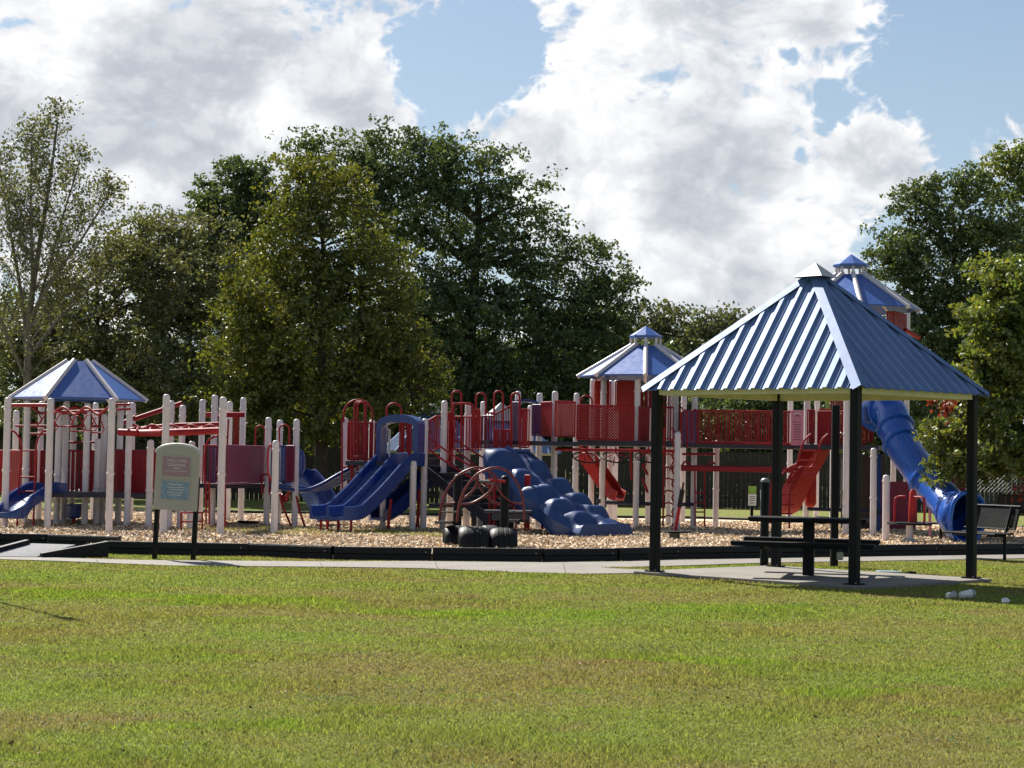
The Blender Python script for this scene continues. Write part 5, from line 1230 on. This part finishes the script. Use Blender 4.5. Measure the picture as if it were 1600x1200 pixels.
# loop ladder beside the front post
ll = rod(C_, [W(1038, 668, dT - .5), W(1037, 745, dT - .5), W(1036, 822, dT - .5)], .02, 'loop_ladder')
rod(ll, wave(1052.5, 1050, 0, 0, 1, dT - .5, dT - .5, 1) if False else spline([W(1052, 668 + i * 11, dT - .5) + Vector(((.05 if i % 2 else -.03), 0, 0)) for i in range(15)], 3), .02, 'loop_rail')
for y in (688, 712, 733, 750, 769, 788, 808): rod(ll, spline([W(1038, y, dT - .5), W(1044, y - 3, dT - .6), W(1052, y, dT - .5)], 3), .016, 'rung')
for p_ in ([(1004, 725), (1012, 742)], [(1004, 747), (1012, 770)], [(985, 700), (987, 750)]): rod(C_, [W(a_, b_, dT + .5) for a_, b_ in p_], .03, 'brace')
rod(C_, spline([W(1056, 717, dT - .7), W(1051, 724, dT - .6), W(1046, 735, dT - .5)], 3), .018, 'brace')
# cross bars, balance beam and small ladder
rod(C_, [W(1066, 709.5, dT + .2), W(1118, 709.5, dT)], .026, 'cross_bar'); rod(C_, [W(1064, 730, dT - .2), W(1240, 733.5, dT - .2)], .05, 'beam')
MB().beam(W(1064, 732, dT - .25), W(1240, 735, dT - .25), .09, .11).build('beam', 'red_paint', C_, bevel=.015)
for x0, x1 in ((1066, 1079), (1106, 1118)): rod(C_, spline([W(x0, 728, dT), W(x0 + 2, 723, dT), W((x0 + x1) / 2, 721, dT), W(x1, 726, dT)], 3), .02, 'brace')
ladder(C_, 1086, 1101, 736, 822, dT - .1, (770, 785, 800))
# pink rules panel
a_, b_ = W(1236, 641, dT - .2), W(1255, 696, dT - .2); cz = (a_ + b_) / 2
o = MB().box(cz, (b_.x - a_.x, .03, a_.z - b_.z)).build('rules_panel', 'pink_panel', C_, bevel=.01)
Xp, Zp = Vector((1, 0, 0)), Vector((0, 0, 1))
MB().tube([cz + Vector((.09 * math.cos(t), -.02, .24 + .09 * math.sin(t))) for t in np.linspace(.5, 2.6, 9)], .014, 5).build('emblem', 'ink_white', o)
MB().tube([cz + Vector((.05 * math.cos(t), -.02, .22 + .05 * math.sin(t))) for t in np.linspace(.5, 2.6, 7)], .010, 5).build('emblem', 'ink_dark', o)
for i, w_ in enumerate((.2, .17, .14, .14, .17, .12, .15, .16)):
    MB().box(cz + Vector((0, -.018, .13 - i * .055)), (w_, .004, .014)).build('text_line', 'ink_dark', o)
# S-shaped ladder and red slide below
def z7(l, d): return [W(1180 + a / 4.614, 600 + b / 4.615, d) for a, b in l]
sl1 = rod(C_, spline(z7([(525, 360), (480, 405), (450, 490), (420, 580), (385, 606), (330, 600), (275, 655), (252, 760), (246, 900), (245, 1040)], dT - .9), 5), .022, 'curved_ladder')
rod(sl1, spline(z7([(402, 360), (355, 408), (325, 490), (300, 572), (240, 604), (205, 640), (160, 700), (140, 800), (130, 1020)], dT - .9), 5), .022, 'ladder_rail')
for a0, a1, y in ((345, 470, 480), (320, 450, 550), (235, 440, 600), (350, 440, 645), (215, 290, 690), (200, 290, 735), (190, 300, 797), (190, 280, 870), (170, 270, 935)):
    rod(sl1, z7([(a0, y), (a1, y)], dT - .88), .016, 'rung')
pth = spline(z7([(470, 470), (440, 540), (370, 660), (300, 800), (250, 900), (200, 930)], dT + .6), 5); chute(C_, pth, Vector((.75, .66, 0)), .5, .25, m_='red_plastic')
MB().box(z7([(400, 700)], dT + 1.0)[0], (.26, .2, 1.2)).build('slide_side', 'red_plastic', C_, bevel=.1)
rod(C_, z7([(130, 690), (112, 850), (110, 1005)], dT - .3), .05, 'slide_prop', 'red_plastic')
barrier(C_, 1262, 1273, 641, 692, dT + .6, dT + .6, style='solid'); barrier(C_, 1278, 1320, 643, 694, dT + .6, dT + .2, style='slat'); barrier(C_, 1280, 1300, 640, 690, dT + 1.8, dT + 1.8, 'red_plastic', 'solid'); barrier(C_, 1325, 1352, 641, 694, dT, dT - .4, style='bar', pitch=.07)
barrier(C_, 1330, 1364, 640, 690, dT + 1.6, dT + 1.6, style='slat')
barrier(C_, 1386, 1397, 487, 512, dR2 - .8, dR2 - .6, style='perf'); barrier(C_, 1396, 1416, 487, 522, dR2 - .4, dR2 + .4, style='perf'); barrier(C_, 1300, 1330, 490, 640, dR2 + 1.0, dR2 + 1.2, style='perf')
rod(C_, [W(1414, 515, dR2), W(1436, 528, dR2 + .4)], .05, 'slanted_beam')
deck(C_, [(1240, dT + .1), (1322, dT - .3), (1372, dT - .6), (1392, dT + .8), (1370, dT + 2.2), (1240, dT + 1.8)], 694, .10)
rod(C_, [W(1262, 795, dT + .4), W(1392, 800, dT - .6)], .04, 'low_beam', 'deck_navy')
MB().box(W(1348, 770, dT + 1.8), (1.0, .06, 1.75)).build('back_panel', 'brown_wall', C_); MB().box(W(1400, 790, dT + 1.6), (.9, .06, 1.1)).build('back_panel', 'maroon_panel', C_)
MB().box(W(1371, 770, dT + .1), (.10, .3, 1.7)).build('side_panel', 'blue_plastic', C_); MB().box(W(1357, 649, dT - .3), (.34, .7, .36)).build('entry_box', 'blue_plastic', C_, bevel=.04)
ladder(C_, 1318, 1336, 700, 835, dT + .5, (720, 742, 765, 790, 812))
# tube slide
tl = [(1358, 652, dT - .2), (1376, 640, dT - .5), (1392, 645, dT - .9), (1399, 668, dT - 1.3), (1410, 696, dT - 1.7), (1430, 726, dT - 2.2), (1452, 755, dT - 2.7), (1473, 778, dT - 3.2), (1489, 797, dT - 3.7)]
tp = spline([W(*q) for q in tl], 7); Rt = .36
ts = MB().tube(tp, Rt, 22, caps=False).build('tube_slide', 'tube_blue', C_, smooth=60)
for f in (9, 21, 27, 41):
    T = (tp[f + 1] - tp[f - 1]).normalized()
    MB().lathe(tp[f] - T * .05, [(Rt, 0), (Rt + .045, .008), (Rt + .055, .03), (Rt + .055, .07), (Rt + .045, .092), (Rt, .1)], 22, axis=T).build('flange', 'tube_blue', ts, smooth=40)
E0 = tp[-1]; T = (tp[-1] - tp[-4]).normalized(); T2 = Vector((.52, -.80, -.10)).normalized()
path = spline([tp[-3], E0, W(1498, 804, dT - 4.1), W(1506, 808, dT - 4.5)], 4); path[-1] = path[-2] + T2 * .12
rr = [Rt + .0] * 3 + [Rt + .02, Rt + .03, Rt + .05, Rt + .06, Rt + .07, Rt + .085, Rt + .10, Rt + .12, Rt + .13, Rt + .135, Rt + .14][:max(0, len(path) - 3)]
rr = (rr + [rr[-1]] * len(path))[:len(path)]
MB().tube(path, rr, 24, caps=False).build('exit_section', 'tube_blue', ts, smooth=60, solid=.03)
Xv = T2.cross(Vector((0, 0, 1))).normalized(); Yv = T2.cross(Xv)
MB().tube([path[-1] + (Xv * math.cos(t) + Yv * math.sin(t)) * (rr[-1] * (1 + .025 * math.sin(4 * t))) + T2 * (.03 * math.sin(3 * t + 1)) for t in np.linspace(0, 2 * math.pi, 33)[:-1]], .045, 8, closed=True).build('exit_rim', 'tube_blue', ts, smooth=60)
for x, yt, yb, dd in ((1470, 812, 848, -3.9), (1507, 835, 850, -4.2)): rod(ts, [W(x, yt, dT + dd), W(x, yb, dT + dd)], .03, 'slide_leg', 'black_metal')
# pink panel with post beyond the exit
rod(C_, spline([W(1453, 845, dT - 2.0), W(1453, 760, dT - 2.0), W(1454, 728, dT - 2.0), W(1458, 725, dT - 2.0), W(1508, 726, dT - 2.0)], 4), .03, 'panel_frame', 'pink_panel')
MB().box(W(1482, 754, dT - 1.9), (.72, .03, .75)).build('play_panel', 'maroon_panel', C_, bevel=.02)
